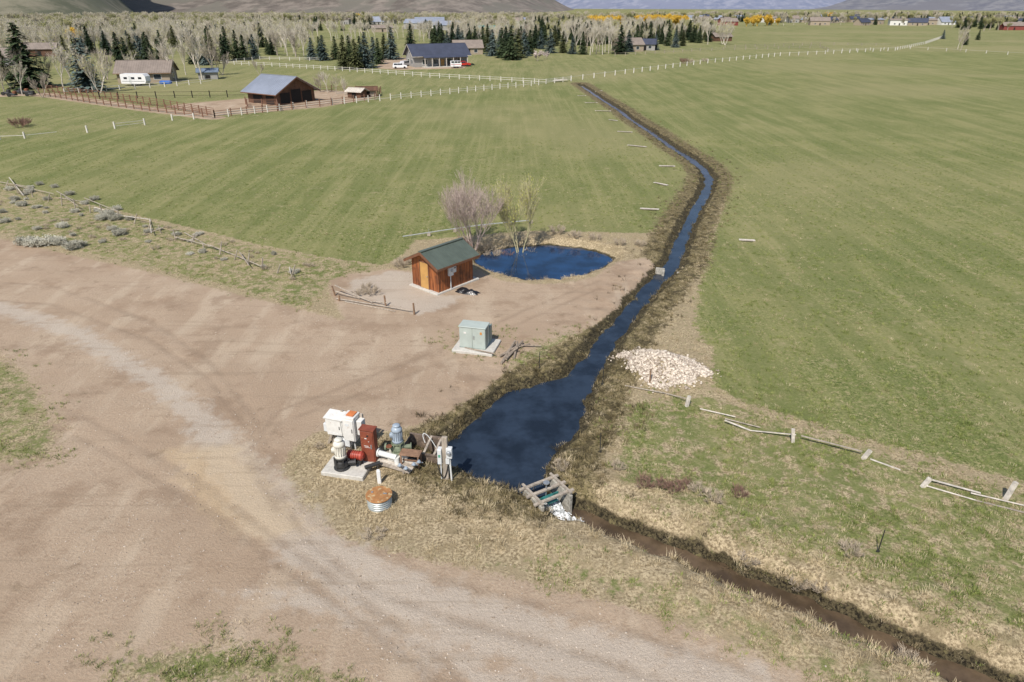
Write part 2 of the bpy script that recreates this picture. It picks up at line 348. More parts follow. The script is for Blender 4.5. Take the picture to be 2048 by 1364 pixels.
def bare(name,h,spread,mat,depth,seed,stems=1,leaf=None,leafn=0,leafs=.12,rr=1.,kids=(3,5),tw=.008,lift=.25,open_=(.12,.5)):
    random.seed(seed); b=MB()
    def rec(p,d,l,r,k):
        q=p; dd=d.copy(); seg=2 if k>0 else 1
        pts=[p]
        for i in range(seg):
            dd=(dd+Vector((U(-.18,.18),U(-.18,.18),U(-.02,.12)))).normalized(); q=q+dd*l/seg; pts.append(q)
        for i in range(seg):
            b.tube(pts[i],pts[i+1],max(tw,r*(1-.4*i/seg)),max(tw,r*(1-.4*(i+1)/seg)),mat,5 if r>.05 else 3,False)
        if k==0:
            for i in range(leafn):
                c_=pts[0].lerp(pts[-1],R())+Vector((U(-.15,.15),U(-.15,.15),U(-.15,.15))); s=leafs*U(.5,1.2)
                u_=Vector((U(-1,1),U(-1,1),U(-1,1))).normalized()*s; v_=Vector((U(-1,1),U(-1,1),U(-1,1))).normalized()*s
                b.add([c_-u_,c_-v_*.6,c_+u_,c_+v_*.6],[(0,1,2,3)],leaf)
            return
        nk=random.randint(*kids)
        for i in range(nk):
            f=U(.35,1.0); s=pts[0].lerp(pts[1],f*2) if f<.5 else pts[1].lerp(pts[2],f*2-1)
            a=U(0,6.283); side=Vector((math.cos(a),math.sin(a),0))*spread
            nd=(dd+side*U(.5,1.1)+Vector((0,0,lift))).normalized()
            rec(s,nd,l*U(.55,.78),r*.5,k-1)
        rec(pts[-1],(dd+Vector((U(-.2,.2),U(-.2,.2),.15))).normalized(),l*.7,r*.6,k-1)
    for s_ in range(stems):
        a=6.283*s_/max(1,stems)+U(-.4,.4); t=.0 if stems==1 else U(*open_)
        d=Vector((math.cos(a)*t,math.sin(a)*t,1)).normalized()
        rec(Vector((math.cos(a)*.12*(stems>1),math.sin(a)*.12*(stems>1),-.05)),d,h*U(.34,.42),h*.018*rr,depth)
    o=b.obj(name); return o
def park(o):
    me_=o.data; bpy.data.objects.remove(o); return me_
def put(me_,name,x,y,s=1,z=None,sz=None):
    o=bpy.data.objects.new(name,me_); o.location=(x,y,hz(x,y)-.03 if z is None else z); o.rotation_euler=(0,0,U(0,6.28)); o.scale=(s,s,sz or s); scn.collection.objects.link(o); return o
ms=leafmat('spruce_needles',(.018,.034,.015),(.062,.088,.038)); mb=leafmat('blue_spruce_needles',(.04,.062,.055),(.125,.165,.15)); mo=leafmat('pine_needles_olive',(.035,.045,.017),(.115,.125,.05))
CON=[park(conifer('c',10,2.6,ms,11)),park(conifer('c',10,3.0,ms,12)),park(conifer('c',10,3.1,mb,13)),park(conifer('c',10,2.7,mo,14))]
mt1=M('bare_bark_pale',(.54,.49,.41),.9,4,.3); mt2=M('bare_bark_grey',(.37,.32,.26),.9,4,.3); mcat=leafmat('spring_buds_pale',(.38,.35,.19),(.60,.55,.35)); myg=leafmat('spring_leaf_yellowgreen',(.34,.35,.07),(.54,.52,.15)); mor=leafmat('willow_twigs_orange',(.54,.34,.04),(.74,.52,.10)); mwh=leafmat('blossom_white',(.5,.42,.38),(.75,.65,.6))
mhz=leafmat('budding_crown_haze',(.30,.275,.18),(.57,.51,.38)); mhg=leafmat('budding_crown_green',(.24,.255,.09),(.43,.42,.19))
BAR=[park(bare('b',9,.65,mt1,4,21,1,mcat,1,.09,1,(3,4),.016)),park(bare('b',9,.6,mt2,4,22,2,None,0,.1,1,(3,4),.016)),park(bare('b',9,.5,mt1,4,23,2,myg,1,.11,1,(3,4),.014)),park(bare('b',9,.7,mt2,4,24,1,mcat,2,.08,1,(3,4),.013))]
HZ=[park(bare('b',9,.8,mt1,3,61,2,mhz,5,.22,1,(4,5),.03)),park(bare('b',9,.8,mt2,3,62,2,mhg,6,.24,1,(4,5),.03)),park(bare('b',9,.7,mt1,3,63,2,mcat,6,.2,1,(4,5),.03))]
ORG=park(bare('b',7,.9,mor,3,25,4,mor,8,.34,1,(4,5),.03)); BLO=park(bare('b',5,.9,mt2,3,26,2,mwh,5,.22,1,(4,5),.02))
random.seed(5)
def tdist(v): return H/(SP+(v-682)/F*CP)
def hpx(v,px):
    t=tdist(v); return px/F*t/CP*.98
for (u,v,p,k) in [(62,176,112,1),(15,160,55,3),(178,182,92,2),(240,122,50,0),(270,128,52,3),(300,124,52,0),(322,130,45,1),(392,128,58,0),(425,122,52,3),(476,120,52,0),(510,117,42,2),(545,110,35,0),
 (625,119,38,2),(648,121,44,2),(672,119,40,1),(690,138,58,3),(712,138,52,3),(733,136,62,2),(758,128,45,0),(785,119,56,2),(822,97,42,0),(870,95,38,1),(884,96,42,0),(905,93,36,0),(925,95,30,2),(950,96,38,1),(966,101,42,0),(985,112,46,2),(1004,116,52,0),(1022,120,58,1),(1037,116,50,3),(1060,108,42,0),(1082,98,36,2),(1100,106,42,2),(1126,106,38,3),(1145,108,32,2),(1165,109,40,0),(1240,108,50,1),(1256,104,38,2),(1272,100,44,0),(1290,86,34,3),(1310,100,28,2),(1335,92,36,0),(1350,95,30,2),(1385,85,30,1),(1410,80,26,3),(1426,80,24,0),(1000,96,32,2),(940,88,26,0),(1115,82,24,0),(1185,86,26,1),(1215,88,30,0),(1930,90,22,0),(1955,80,18,0),(1885,78,16,2),(710,52,22,0),(350,95,38,3),(215,110,38,0),(130,105,30,3),(1012,104,44,0),(1048,112,46,2),(1090,90,34,0),(1070,96,38,1),(1110,92,32,3),(895,100,34,2),(975,104,40,3),(640,112,34,0),(700,122,44,1),(722,128,48,0),(748,120,40,2),(770,116,42,3),(450,122,46,1),(490,120,44,0),(410,130,50,2),(285,122,44,2),(255,128,46,1),(1322,88,30,0),(1365,92,28,3),(1398,86,26,0)]:
    x0,y0=G(u,v); hgt=hpx(v,p); put(CON[k],'spruce_tree' if k!=3 else 'pine_tree',x0,y0,hgt/10*(U(1.0,1.15) if p<85 else 1.3),sz=hgt/10)
for (u,v,p,k) in [(100,172,62,3),(128,180,78,0),(150,172,85,2),(25,178,80,1),(45,190,60,0),(200,186,75,2),(215,160,60,1),(330,160,70,3),(352,162,75,0),(372,150,60,0),(405,160,98,0),(425,152,75,3),(395,140,60,2),(85,195,45,1),(8,190,60,3),(555,112,48,1),(575,112,52,0),(592,114,50,1),(608,112,45,0),(570,105,50,3),(1150,108,48,0),(1180,110,50,0),(1192,108,52,3),(1205,109,52,0),(1217,107,48,0),(1228,106,42,3),(1160,100,50,0),(655,185,40,0),(672,188,35,3),(690,190,32,2),(640,184,35,1),(445,150,50,1),(1915,98,40,0),(1920,102,35,3),(270,160,50,2),(60,150,60,0),(180,150,60,0),(700,110,40,0),(1045,92,40,1),(1310,80,40,0),(520,150,28,1),(1185,104,50,0),(1198,104,50,3),(1210,104,50,0),(1222,103,46,0),(1172,104,48,3)]:
    x0,y0=G(u,v); hgt=hpx(v,p); put(BAR[k],'cottonwood_tree',x0,y0,hgt/9*.95)
for (u,v,p) in [(1075,122,22),(1092,118,16)]: x0,y0=G(u,v); put(BLO,'blossoming_tree',x0,y0,hpx(v,p)/5)
def mass(name,child_me,regs,hs):
    pts=[];sc=[]
    for (u0,v0,u1,v1,k) in regs:
        for _ in range(int(k)):
            a,b_=G(U(u0,u1),U(v0,v1)); pts.append((a,b_,-.1)); sc.append(U(*hs))
    ch=bpy.data.objects.new('tree',child_me); scn.collection.objects.link(ch)
    return instancer(name,ch,pts,sc)
mass('distant_tree_mass',BAR[0],[(-150,62,620,108,190),(500,74,960,84,50),(900,62,1450,90,90)],(.8,1.3))
mass('distant_tree_mass',BAR[2],[(-150,62,620,108,190),(900,62,1450,90,50)],(.8,1.3))
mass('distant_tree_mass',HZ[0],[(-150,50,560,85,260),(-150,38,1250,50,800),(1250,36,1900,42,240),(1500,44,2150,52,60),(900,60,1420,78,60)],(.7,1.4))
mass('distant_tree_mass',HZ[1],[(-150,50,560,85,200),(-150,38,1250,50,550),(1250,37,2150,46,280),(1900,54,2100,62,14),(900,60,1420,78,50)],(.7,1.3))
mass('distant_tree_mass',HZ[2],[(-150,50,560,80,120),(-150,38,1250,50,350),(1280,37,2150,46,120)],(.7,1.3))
mass('distant_conifer_mass',CON[0],[(150,70,540,110,26),(480,56,760,62,26),(1060,50,1160,60,22),(1250,74,1420,86,24),(1380,37,1700,42,60),(1740,38,2150,50,110),(1900,54,2150,60,50),(860,74,1200,94,40),(1200,40,1500,46,26)],(.7,1.15))
mass('distant_conifer_mass',CON[2],[(150,80,540,110,12),(1250,40,2150,50,60),(860,70,1200,94,20),(300,38,1200,48,40)],(.6,1.0))
mass('distant_willow_mass',ORG,[(1180,48,1245,54,34),(1275,48,1370,54,70),(1640,40,1660,44,6),(150,92,160,95,2),(1490,50,1560,53,8),(700,46,720,48,3)],(.9,1.6))
# ---- hero bare willow & young tree by the pond
mw=M('bare_willow_bark',(.43,.345,.30),.9,5,.3)
wx,wy=G(946,500)
o=bare('bare_willow_tree',6.1,.62,mw,5,31,8,None,0,rr=.5,kids=(2,3),tw=.0075,lift=.2,open_=(.2,.85)); o.location=(wx,wy,hz(wx,wy)-.05)
mtan=M('young_tree_bark',(.42,.38,.22),.9,5,.3)
wx,wy=G(1040,494); o=bare('young_birch_tree',7.0,.5,mtan,4,33,3,myg,2,.06,rr=.5,kids=(3,4),tw=.009,lift=.32,open_=(.12,.4)); o.location=(wx,wy,hz(wx,wy)-.05)
random.seed(9)
def shrub(name,mat,nst,h,seed,leaf=None,ln=0):
    return bare(name,h,.9,mat,2,seed,nst,leaf or mat,ln,.05,.5,(4,5),.006,.1,(.3,1.2))
msg=M('sagebrush_stems',(.36,.33,.27),.95,4,.3); msl=leafmat('sagebrush_leaves',(.33,.32,.25),(.58,.56,.46)); mtw=M('dead_brush_twigs',(.42,.35,.26),.95,4,.3); mrd=M('reddish_brush',(.22,.13,.10),.95,4,.3)
SG=park(shrub('s',msg,14,.85,41,msl,5)); DB=park(shrub('s',mtw,12,.9,42)); RB=park(shrub('s',mrd,12,1.0,43))
for (u,v,s) in [(50,488,1.2),(70,492,1.3),(95,490,1.4),(118,488,1.1),(145,497,1.2),(160,492,.9),(125,455,.9),(10,445,.8),(205,440,1.0),(215,432,1.1),(232,440,1.0),(240,470,1.0),(45,412,.9),(190,400,.8),(60,385,.9),(225,460,.7),(235,420,.8),(30,400,.8),(75,460,.6),(205,485,.5),(5,425,.7),(150,425,.7),(95,400,.7),(260,440,.7),(140,390,.8),(170,408,.7),(110,375,.7),(20,380,.8),(80,370,.7)]:
    x0,y0=G(u,v); put(SG,'sagebrush',x0,y0,s*1.15,sz=s*.9)
for i in range(75):
    f=R()**1.3; u=-10+f*640; v=366+f*175+U(-12,70*(1-f)+12); x0,y0=G(u,v); k=R()<.45; put(SG if k else DB,'sagebrush' if k else 'dry_brush',x0,y0,U(.35,.85),sz=U(.3,.6))
for (u,v,s,m_) in [(40,255,2.6,RB),(50,252,2.2,RB),(1395,987,.8,DB),(1425,1005,.9,DB),(1290,978,.8,RB),(1345,985,.7,RB),(1320,980,.7,RB),(1368,975,.7,RB),(1480,990,.7,RB),(1368,127,3,RB),(1378,127,3,DB),(1410,124,2.5,DB),(985,497,1.6,DB),(1010,496,1.4,RB),(1060,490,1.3,DB),(930,500,1.6,RB),(970,492,1.5,DB),(1115,468,1.5,DB),(1045,499,1.2,DB),(745,590,1.1,DB),(735,580,1.,DB),(720,590,.9,DB),(800,535,1.2,DB),(810,528,1.2,DB),(1150,476,1.2,DB),(1190,480,1.2,DB),(1240,490,1.1,DB),(1280,492,1.,DB),(1700,1110,.9,DB),(1600,1150,.8,DB),(1640,1160,.8,DB),(1500,1110,.8,DB),(1820,1310,.9,DB),(1840,1305,.9,DB),(1235,940,.7,DB),(1120,940,.8,DB),(690,900,.6,DB),(640,895,.5,DB),(530,540,.6,DB),(585,560,.5,DB)]:
    x0,y0=G(u,v); put(m_,'dry_brush',x0,y0,s)
# ---------------------------------------------------------------- grass scatter
def scatter(nm,child,N,box,rule,smin,smax,tilt=.2):
    a=rng.uniform(box[0],box[1],N); 
    t_=rng.uniform(0,1,N); b_=box[2]*(box[3]/box[2])**t_
    a=a*(b_/box[3])**.6
    w_=water_sd(a,b_); zz=height(a,b_,w_); Z=zones(a,b_,w_); pr=rule(Z,w_,a,b_)
    keep=(rng.uniform(0,1,N)<pr)&(np.abs(a)<b_*.80+6)&(np.minimum(np.minimum(w_[0],w_[1]),w_[2])>.03)
    a,b_,zz=a[keep],b_[keep],zz[keep]; print(nm,len(a))
    return instancer(nm,child,list(zip(a,b_,zz)),rng.uniform(smin,smax,len(a)),tilt)
cl=lambda v:np.clip(v,0,1)
pat=lambda a,b,s=2.2,k=8:sstep(.42,.6,vn(a,b,s,k)*.6+vn(a,b,s*.35,k+1)*.4)
scatter('green_grass',tuft('tuft',mg,16,.10,.18,.015),120000,(-95,95,14,110),lambda Z,w,a,b:np.where(Z['green']>.8,.6*(.15+.85*pat(a,b,.9,19)),cl(Z['green']*1.2)*pat(a,b,1.2,8))*(1-Z['dark'])*cl(1.1-Z['gravel']*1.2)*np.where(Z['dirt']>.8,.0,1),.6,1.4)
scatter('dry_grass',tuft('tuft',md,18,.10,.17,.012),60000,(-60,60,12,80),lambda Z,w,a,b:cl(1.0-Z['green']*.75)*(1-cl(Z['dirt']*1.3))*(.05+.7*pat(a,b,.9,11))*(1-.6*Z['dark']),.5,1.3)
scatter('straw_bank_grass',tuft('tuft',md,26,.20,.22,.014),14000,(-35,35,13,75),lambda Z,w,a,b:cl(Z['straw']*.9-.15)*(1-cl(Z['dirt']*1.2))*(.03+.8*pat(a,b,.8,14)),.5,1.4,.35)
scatter('stream_bank_sedge',tuft('tuft',mk,20,.17,.18,.016),50000,(-50,50,18,160),lambda Z,w,a,b:np.maximum(cl(Z['olive']*.8),Z['dark'])*.8*pat(a,b,.9,16),.6,1.5,.3)
import bmesh
def rock(name,mat,seed):
    random.seed(seed)
    bm=bmesh.new(); bmesh.ops.create_icosphere(bm,subdivisions=2,radius=.5)
    for v in bm.verts:
        k=1+.25*math.sin(v.co.x*7+seed)*math.cos(v.co.y*6)+U(-.06,.06); v.co*=k; v.co.z*=.7
    me_=bpy.data.meshes.new(name); bm.to_mesh(me_); bm.free(); me_.materials.append(mat); me_.polygons.foreach_set('use_smooth',[True]*len(me_.polygons)); o=bpy.data.objects.new(name,me_); scn.collection.objects.link(o); return o
mrk=leafmat('river_stone',(.29,.235,.185),(.72,.64,.53),.8); mpb=leafmat('road_pebble_stone',(.24,.19,.14),(.55,.48,.40),.8)
scatter('road_pebbles',rock('pebble',mpb,3),22000,(-40,40,13,75),lambda Z,w,a,b:cl(Z['dirt']*.5+Z['gravel']*.3)*(.15+.85*pat(a,b,2.5,33)),.02,.07)
hx,hy=G(1325,738); pts=[];scs=[]
for i in range(4600):
    a=U(0,6.283); r=math.sqrt(R())*(1+.14*math.sin(a*3)+.10*math.sin(a*7)); px=math.cos(a)*r*2.45; py=math.sin(a)*r*1.8
    if R()<.06: px*=1.2;py*=1.25
    X_=hx+px*.90+py*.35; Y_=hy+py*1.0-px*.45
    pts.append((X_,Y_,0)); scs.append(U(.06,.15) if R()<.9 else U(.15,.25))
A_=np.array([p[0] for p in pts]);B_=np.array([p[1] for p in pts]); ZZ=height(A_,B_)
instancer('rock_pile',rock('stone',mrk,4),[(p[0],p[1],zq+U(0,.06)) for p,zq in zip(pts,ZZ)],scs,.8)
# ---------------------------------------------------------------- timber helper materials
wood=M('weathered_wood',(.36,.31,.25),.9,6,.35,stretch=(1,1,.2)); woodw=M('bleached_plank',(.56,.51,.44),.85,5,.3); brownw=M('old_brown_post',(.24,.15,.09),.9,6,.35)
conc=M('concrete',(.50,.48,.43),.9,5,.15); galv=M('galvanised_steel',(.42,.44,.45),.45,8,.15,.6)
whitep=M('white_paint_weathered',(.66,.65,.61),.55,4,.08,0,(.36,.22,.13),.66); rust=M('rusty_steel',(.20,.075,.035),.75,5,.35,.1); dk_=M('black_greasy_steel',(.03,.03,.03),.5,6,.3)
def post(b,x,y,h,lean=(0,0),r=.07,mat=None,z=None,sq=False):
    z0=hz(x,y) if z is None else z
    if sq: b.beam((x,y,z0-.3),(x+lean[0],y+lean[1],z0+h),r*2,r*2,mat or wood)
    else: b.tube((x,y,z0-.3),(x+lean[0],y+lean[1],z0+h),r,r*.85,mat or wood,8)
def rail(b,p,q_,z0,z1,mat,r=.05,flat=False):
    a=G(*p);c_=G(*q_); A=(a[0],a[1],hz(*a)+z0);B=(c_[0],c_[1],hz(*c_)+z1)
    if flat: b.beam(A,B,r*2.4,r*.9,mat,U(-.3,.3))
    else: b.tube(A,B,r,r*.8,mat,7)
b=MB()
for (u,v,h,lx) in [(1372,812,.6,.12),(1588,885,.72,-.15),(1720,918,.45,.4),(1838,975,.45,.4),(2008,1000,.9,.25)]:
    x0,y0=G(u,v); post(b,x0,y0,h,(lx,.05),.075,woodw,None,True)
for p,q_,a,c_ in [((1400,818),(1470,838),.05,.15),((1450,840),(1520,858),.1,.1),((1448,848),(1500,862),.25,.05),((1500,862),(1590,880),.05,.3),((1600,882),(1722,912),.3,.25),((1850,965),(1960,990),.2,.1),((1850,975),(1950,1003),.08,.05),((1940,990),(2070,1018),.1,.05),((1950,1003),(2070,1032),.05,.05),((1740,920),(1800,942),.05,.02),((1250,772),(1330,790),.05,.12),((1330,788),(1372,806),.05,.3)]: rail(b,p,q_,a,c_,woodw if R()<.5 else wood,.035,R()<.6)
b.obj('collapsed_rail_fence')
b=MB(); x0,y0=G(1299,768); post(b,x0,y0,.9,(0,0),.05,brownw); b.obj('wooden_post')
b=MB()
for (u,v,h,lx) in [(672,592,.75,-.2),(772,613,.8,-.05),(829,629,.85,-.03),(677,602,.4,.1)]:
    x0,y0=G(u,v); post(b,x0,y0,h,(lx,0),.07,brownw)
for p,q_,a,c_ in [((672,588),(745,608),.65,.1),((672,600),(830,626),.1,.15),((745,606),(775,614),.1,.3),((690,605),(790,624),.05,.05),((672,592),(720,600),.35,.1)]: rail(b,p,q_,a,c_,wood,.045)
b.obj('collapsed_rail_fence')
b=MB()
for i in range(22):
    f=i/21; u=-20+f*600; v=362+f*190+math.sin(f*9)*5
    x0,y0=G(u,v); post(b,x0,y0,U(.5,1.2),(U(-.6,.6),U(-.2,.2)),.06,wood)
for p,q_ in [((0,368),(60,385)),((30,372),(110,395)),((115,388),(150,412)),((120,400),(170,405)),((170,400),(245,438)),((190,420),(240,432)),((300,440),(305,475)),((303,472),(330,470)),((350,478),(430,502)),((370,470),(420,495)),((455,505),(525,542)),((480,510),(500,540)),((420,495),(460,510)),((240,436),(300,450)),((580,540),(583,560)),((20,360),(50,400)),((130,395),(160,425)),((380,485),(400,470))]: rail(b,p,q_,U(.02,.4),U(.02,.7),woodw if R()<.3 else wood,.045)
b.obj('collapsed_post_fence')
for p,q_ in [((1280,418),(1318,421)),((1308,366),(1335,372)),((1318,333),(1350,334)),((1255,291),(1293,295)),((1235,263),(1265,265)),((1218,240),(1235,242)),((1190,222),(1222,223)),((1170,206),(1195,206)),((1155,192),(1172,192)),((1478,480),(1510,482)),((1190,182),(1205,182))]:
    b=MB(); a=G(*p);c_=G(*q_); A=Vector((a[0],a[1],hz(*a)+.06));B=Vector((c_[0],c_[1],hz(*c_)+.08)); b.beam(A,B,.34,.05,woodw)
    b.beam(A+Vector((.1,-.35,.03)),B+Vector((-.3,-.28,.05)),.12,.05,wood); b.obj('weathered_plank')
b=MB(); alu=M('aluminium_pipe',(.50,.51,.50),.35,3,.08,.3)
pp=[(806,479),(858,471),(910,463),(968,455),(1020,450),(1062,446)]
for i in range(5):
    a=G(*pp[i]);c_=G(*pp[i+1]); b.tube((a[0],a[1],.28),(c_[0],c_[1],.28),.05,.05,alu,8); b.tube((c_[0],c_[1],.28),(c_[0],c_[1],.28+.35),.02,.02,galv,6); b.box((c_[0],c_[1],.12),(.3,.3,.24),wood)
b.obj('irrigation_pipe')
# ---------------------------------------------------------------- gable building
def gable(name,cx,cy,L,W,he,hr,a,wall,roof,ov=.4,base=0,ribs=0,wins=(),doors=(),trim=None,thick=.12):
    e=empty(name,(cx,cy,base),a); l,w_=L/2,W/2
    b=MB(); vs=[(-l,-w_,0),(l,-w_,0),(l,w_,0),(-l,w_,0),(-l,-w_,he),(l,-w_,he),(l,w_,he),(-l,w_,he),(-l,0,hr),(l,0,hr)]
    fs=[(0,1,5,4),(2,3,7,6),(3,0,4,8,7),(1,2,6,9,5),(4,5,9,8),(6,7,8,9)]; b.add(vs,fs,wall)
    if ribs:
        nb_=int(L/ribs)
        for i in range(nb_+1):
            X_=-l+i*L/nb_
            for s in(-1,1): b.box((X_,s*(w_+.012),he/2),(.045,.024,he-.02),wall)
        nb_=int(W/ribs)
        for i in range(nb_+1):
            Y_=-w_+i*W/nb_; top=he+(hr-he)*(1-abs(Y_)/w_)-.06
            for s in(-1,1): b.box((s*(l+.012),Y_,top/2),(.024,.045,top),wall)
    b.obj('walls',e)
    b=MB(); sl=(hr-he)/w_; E=w_+ov; ze=he-sl*ov
    for s in(-1,1):
        A=[(-l-ov,0,hr+.03),(l+ov,0,hr+.03),(l+ov,s*E,ze+.03),(-l-ov,s*E,ze+.03)]
        T=[(p[0],p[1],p[2]+thick) for p in A]; f=[(0,1,2,3),(7,6,5,4),(0,4,5,1),(1,5,6,2),(2,6,7,3),(3,7,4,0)]
        if s==1: f=[t[::-1] for t in f]
        b.add(A+T,f,roof)
        n_=int((L+2*ov)/(.3 if L<6 else .6)) 
        for i in range(n_+1):
            X_=-l-ov+.03+i*(L+2*ov-.06)/n_; d=.018 if L<6 else .03
            b.beam((X_,0,hr+.03+thick+d*.4),(X_,s*E,ze+.03+thick+d*.4),.035 if L<6 else .06,d*2,roof)
        if trim:
            for X_ in(-l-ov-.015,l+ov+.015): b.beam((X_,s*.0,hr-.02),(X_,s*E,ze-.02),.03,.2,trim)
            b.beam((-l-ov,s*(E+.015),ze),(l+ov,s*(E+.015),ze),.03,.16,trim)
    b.box((0,0,hr+thick+.05),(L+2*ov,.28,.05),roof)
    b.obj('roof',e)
    glass=M('window_glass',(.04,.05,.06),.1,2,.2,0,None,.5,0); fr=M('white_window_frame',(.7,.7,.68),.6,3,.05)
    def opening(side,pos,z0,ww,hh,mat,frame,nm):
        b=MB()
        if side in('-y','+y'):
            s=-1 if side=='-y' else 1; Y_=s*(w_+.02)
            b.box((pos,Y_,z0+hh/2),(ww,.05,hh),mat)
            for q_ in((pos-ww/2-.04,z0+hh/2,.08,hh+.16),(pos+ww/2+.04,z0+hh/2,.08,hh+.16),(pos,z0-.04,ww,.08),(pos,z0+hh+.04,ww,.08)): b.box((q_[0],Y_+s*.012,q_[1]),(q_[2],.07,q_[3]),frame)
        else:
            s=-1 if side=='-x' else 1; X_=s*(l+.02)
            b.box((X_,pos,z0+hh/2),(.05,ww,hh),mat)
            for q_ in((pos-ww/2-.04,z0+hh/2,.08,hh+.16),(pos+ww/2+.04,z0+hh/2,.08,hh+.16),(pos,z0-.04,ww,.08),(pos,z0+hh+.04,ww,.08)): b.box((X_+s*.012,q_[0],q_[1]),(.07,q_[2],q_[3]),frame)
        b.obj(nm,e)
    for i,wn in enumerate(wins): opening(*wn,glass,fr,'window_%d'%(i+1))
    for i,dn in enumerate(doors): opening(*dn[:5],dn[5],dn[6],'door_%d'%(i+1))
    return e
def cen(corner,a,L,W,sy=1):
    return (corner[0]+math.cos(a)*L/2+math.cos(a+sy*math.pi/2)*W/2,corner[1]+math.sin(a)*L/2+math.sin(a+sy*math.pi/2)*W/2)
# ---- shed
shw=NT('stained_cedar_siding'); v_=shw.scalev((6,6,.5)); aa=shw.noise(1.2,5,.6,v_)
cc=shw.mix(shw.mr(aa,.3,.7),(.15,.045,.016),(.40,.14,.045)); cc=shw.mix(shw.mr(shw.noise(.9,3),.52,.7,0,.8),cc,(.08,.03,.015)); shw.col(cc); shw.rough(.6); shw.bump(aa,.3,.01)
och=M('ochre_painted_door',(.48,.27,.085),.6,2,.1); grn=M('green_metal_roof',(.11,.135,.11),.4,1.5,.12,.2); fasc=M('brown_fascia',(.16,.07,.035),.7,3,.2)
A0=math.radians(49); L_,W_=3.5,2.75; cx,cy=cen(G(878,587,.05),A0,L_,W_)
sh=gable('pump_shed',cx,cy,L_,W_,2.15,2.85,A0,shw.m,grn,.42,.05,.3,doors=[('-x',.05,.06,.85,1.98,och,fasc)],trim=fasc,thick=.06)
b=MB(); b.box((.15,0,-.0),(L_+.9,W_+.3,.12),conc,bev=.02); b.obj('foundation_slab',sh)
b=MB(); gp=M('light_grey_enclosure',(.58,.60,.60),.5,3,.08)
b.box((-.62,-W_/2-.13,1.42),(.42,.2,.62),gp,bev=.015); b.box((-.25,-W_/2-.12,1.5),(.28,.18,.45),gp,bev=.015); b.tube((-.62,-W_/2-.1,0),(-.62,-W_/2-.1,1.1),.035,.035,gp); b.tube((-.62,-W_/2-.1,1.7),(-.62,-W_/2-.1,2.0),.03,.03,gp)
b.lathe((-.62,-W_/2-.23,1.5),[(.09,0),(.09,.08),(.06,.11)],galv,14,(0,-1,0)); b.box((-.25,-W_/2-.215,1.62),(.12,.01,.12),dk_); b.obj('electrical_meter_box',sh)
b=MB(); b.lathe((-L_/2-.07,-.28,1.05),[(.04,0),(.04,.05)],galv,10,(-1,0,0)); b.obj('door_handle',sh)
n=NT('black_plastic_tarp'); n.col((.012,.012,.014)); n.rough(.25); n.bump(n.noise(8,4,.6),.6,.05)
def lump(name,u,v,dx,dy,dz,mat,seed,rot=0):
    X=np.linspace(-1,1,26); vs=[];fs=[]; x0,y0=G(u,v); z0=hz(x0,y0)
    for j in X:
        for i in X:
            r=math.hypot(i,j); hgt=max(0,1-r**2.2)*(.4+.9*float(vn(np.array([i]),np.array([j]),.33,seed)[0]))
            xx,yy=i*dx*(1+.2*math.sin(j*5+seed)),j*dy; c_,s_=math.cos(rot),math.sin(rot)
            vs.append((x0+xx*c_-yy*s_,y0+xx*s_+yy*c_,z0-.04+hgt*dz))
    for j in range(25):
        for i in range(25): fs.append((j*26+i,j*26+i+1,(j+1)*26+i+1,(j+1)*26+i))
    m_=bpy.data.meshes.new(name); m_.from_pydata(vs,[],fs); m_.materials.append(mat); m_.polygons.foreach_set('use_smooth',[True]*len(fs)); o=bpy.data.objects.new(name,m_); scn.collection.objects.link(o)
lump('black_tarp',935,584,1.05,.45,.42,n.m,5,-.35)
# ---- transformer
tg=M('transformer_green_paint',(.40,.45,.41),.5,1.5,.1); tgd=M('transformer_green_dark',(.21,.255,.23),.5,1.5,.1)
px,py=G(953,694); e=empty('utility_transformer',(px,py,hz(px,py)),math.radians(-14))
b=MB(); b.box((0,.05,.06),(2.55,2.1,.2),conc,bev=.03); b.obj('concrete_pad',e)
b=MB(); b.box((-.1,-.05,.84),(1.62,.9,1.36),tg,bev=.02); b.box((-.1,-.05,1.545),(1.7,.98,.05),tg,bev=.015); b.box((-.1,-.06,.17),(1.64,.95,.04),tgd)
b.box((.1,.65,.7),(1.3,.5,1.1),tgd,bev=.02)
for i in range(9): b.box((-.45+i*.14,1.0,.7),(.03,.2,1.0),tgd)
b.obj('cabinet',e)
b=MB(); b.box((-.1,-.508,.84),(.012,.02,1.3),tgd); b.box((.0,-.52,.9),(.05,.05,.22),galv); b.box((-.55,-.51,1.15),(.16,.01,.12),whitep); b.box((.45,-.51,1.2),(.12,.01,.16),M('caution_label_orange',(.6,.25,.05))); b.box((.72,-.2,.8),(.02,.5,1.2),tgd)
b.obj('door_hardware',e)
b=MB(); oldw=M('old_log_wood',(.27,.22,.17),.95,6,.35)
for p,q_,r in [((1005,725),(1030,690),.09),((1012,722),(1045,688),.08),((1000,715),(1040,695),.07),((1015,712),(1035,705),.08),((1028,718),(1035,690),.07),((1040,693),(1082,695),.05),((1030,700),(1060,690),.05),((930,700),(990,715),.05),((1002,728),(1018,705),.08)]: rail(b,p,q_,U(.05,.2),U(.1,.35),oldw,r)
b.obj('log_pile')
for (u,v) in [(1078,737),(1200,905),(1755,1105),(1205,765)]:
    b=MB(); x0,y0=G(u,v); post(b,x0,y0,1.1,(U(-.05,.05),0),.022,dk_); z0=hz(x0,y0); b.box((x0,y0,z0+.02),(.14,.02,.14),dk_)
    for k in range(6): b.box((x0,y0-.03,z0+.25+k*.14),(.03,.02,.02),dk_)
    b.obj('metal_fence_post')
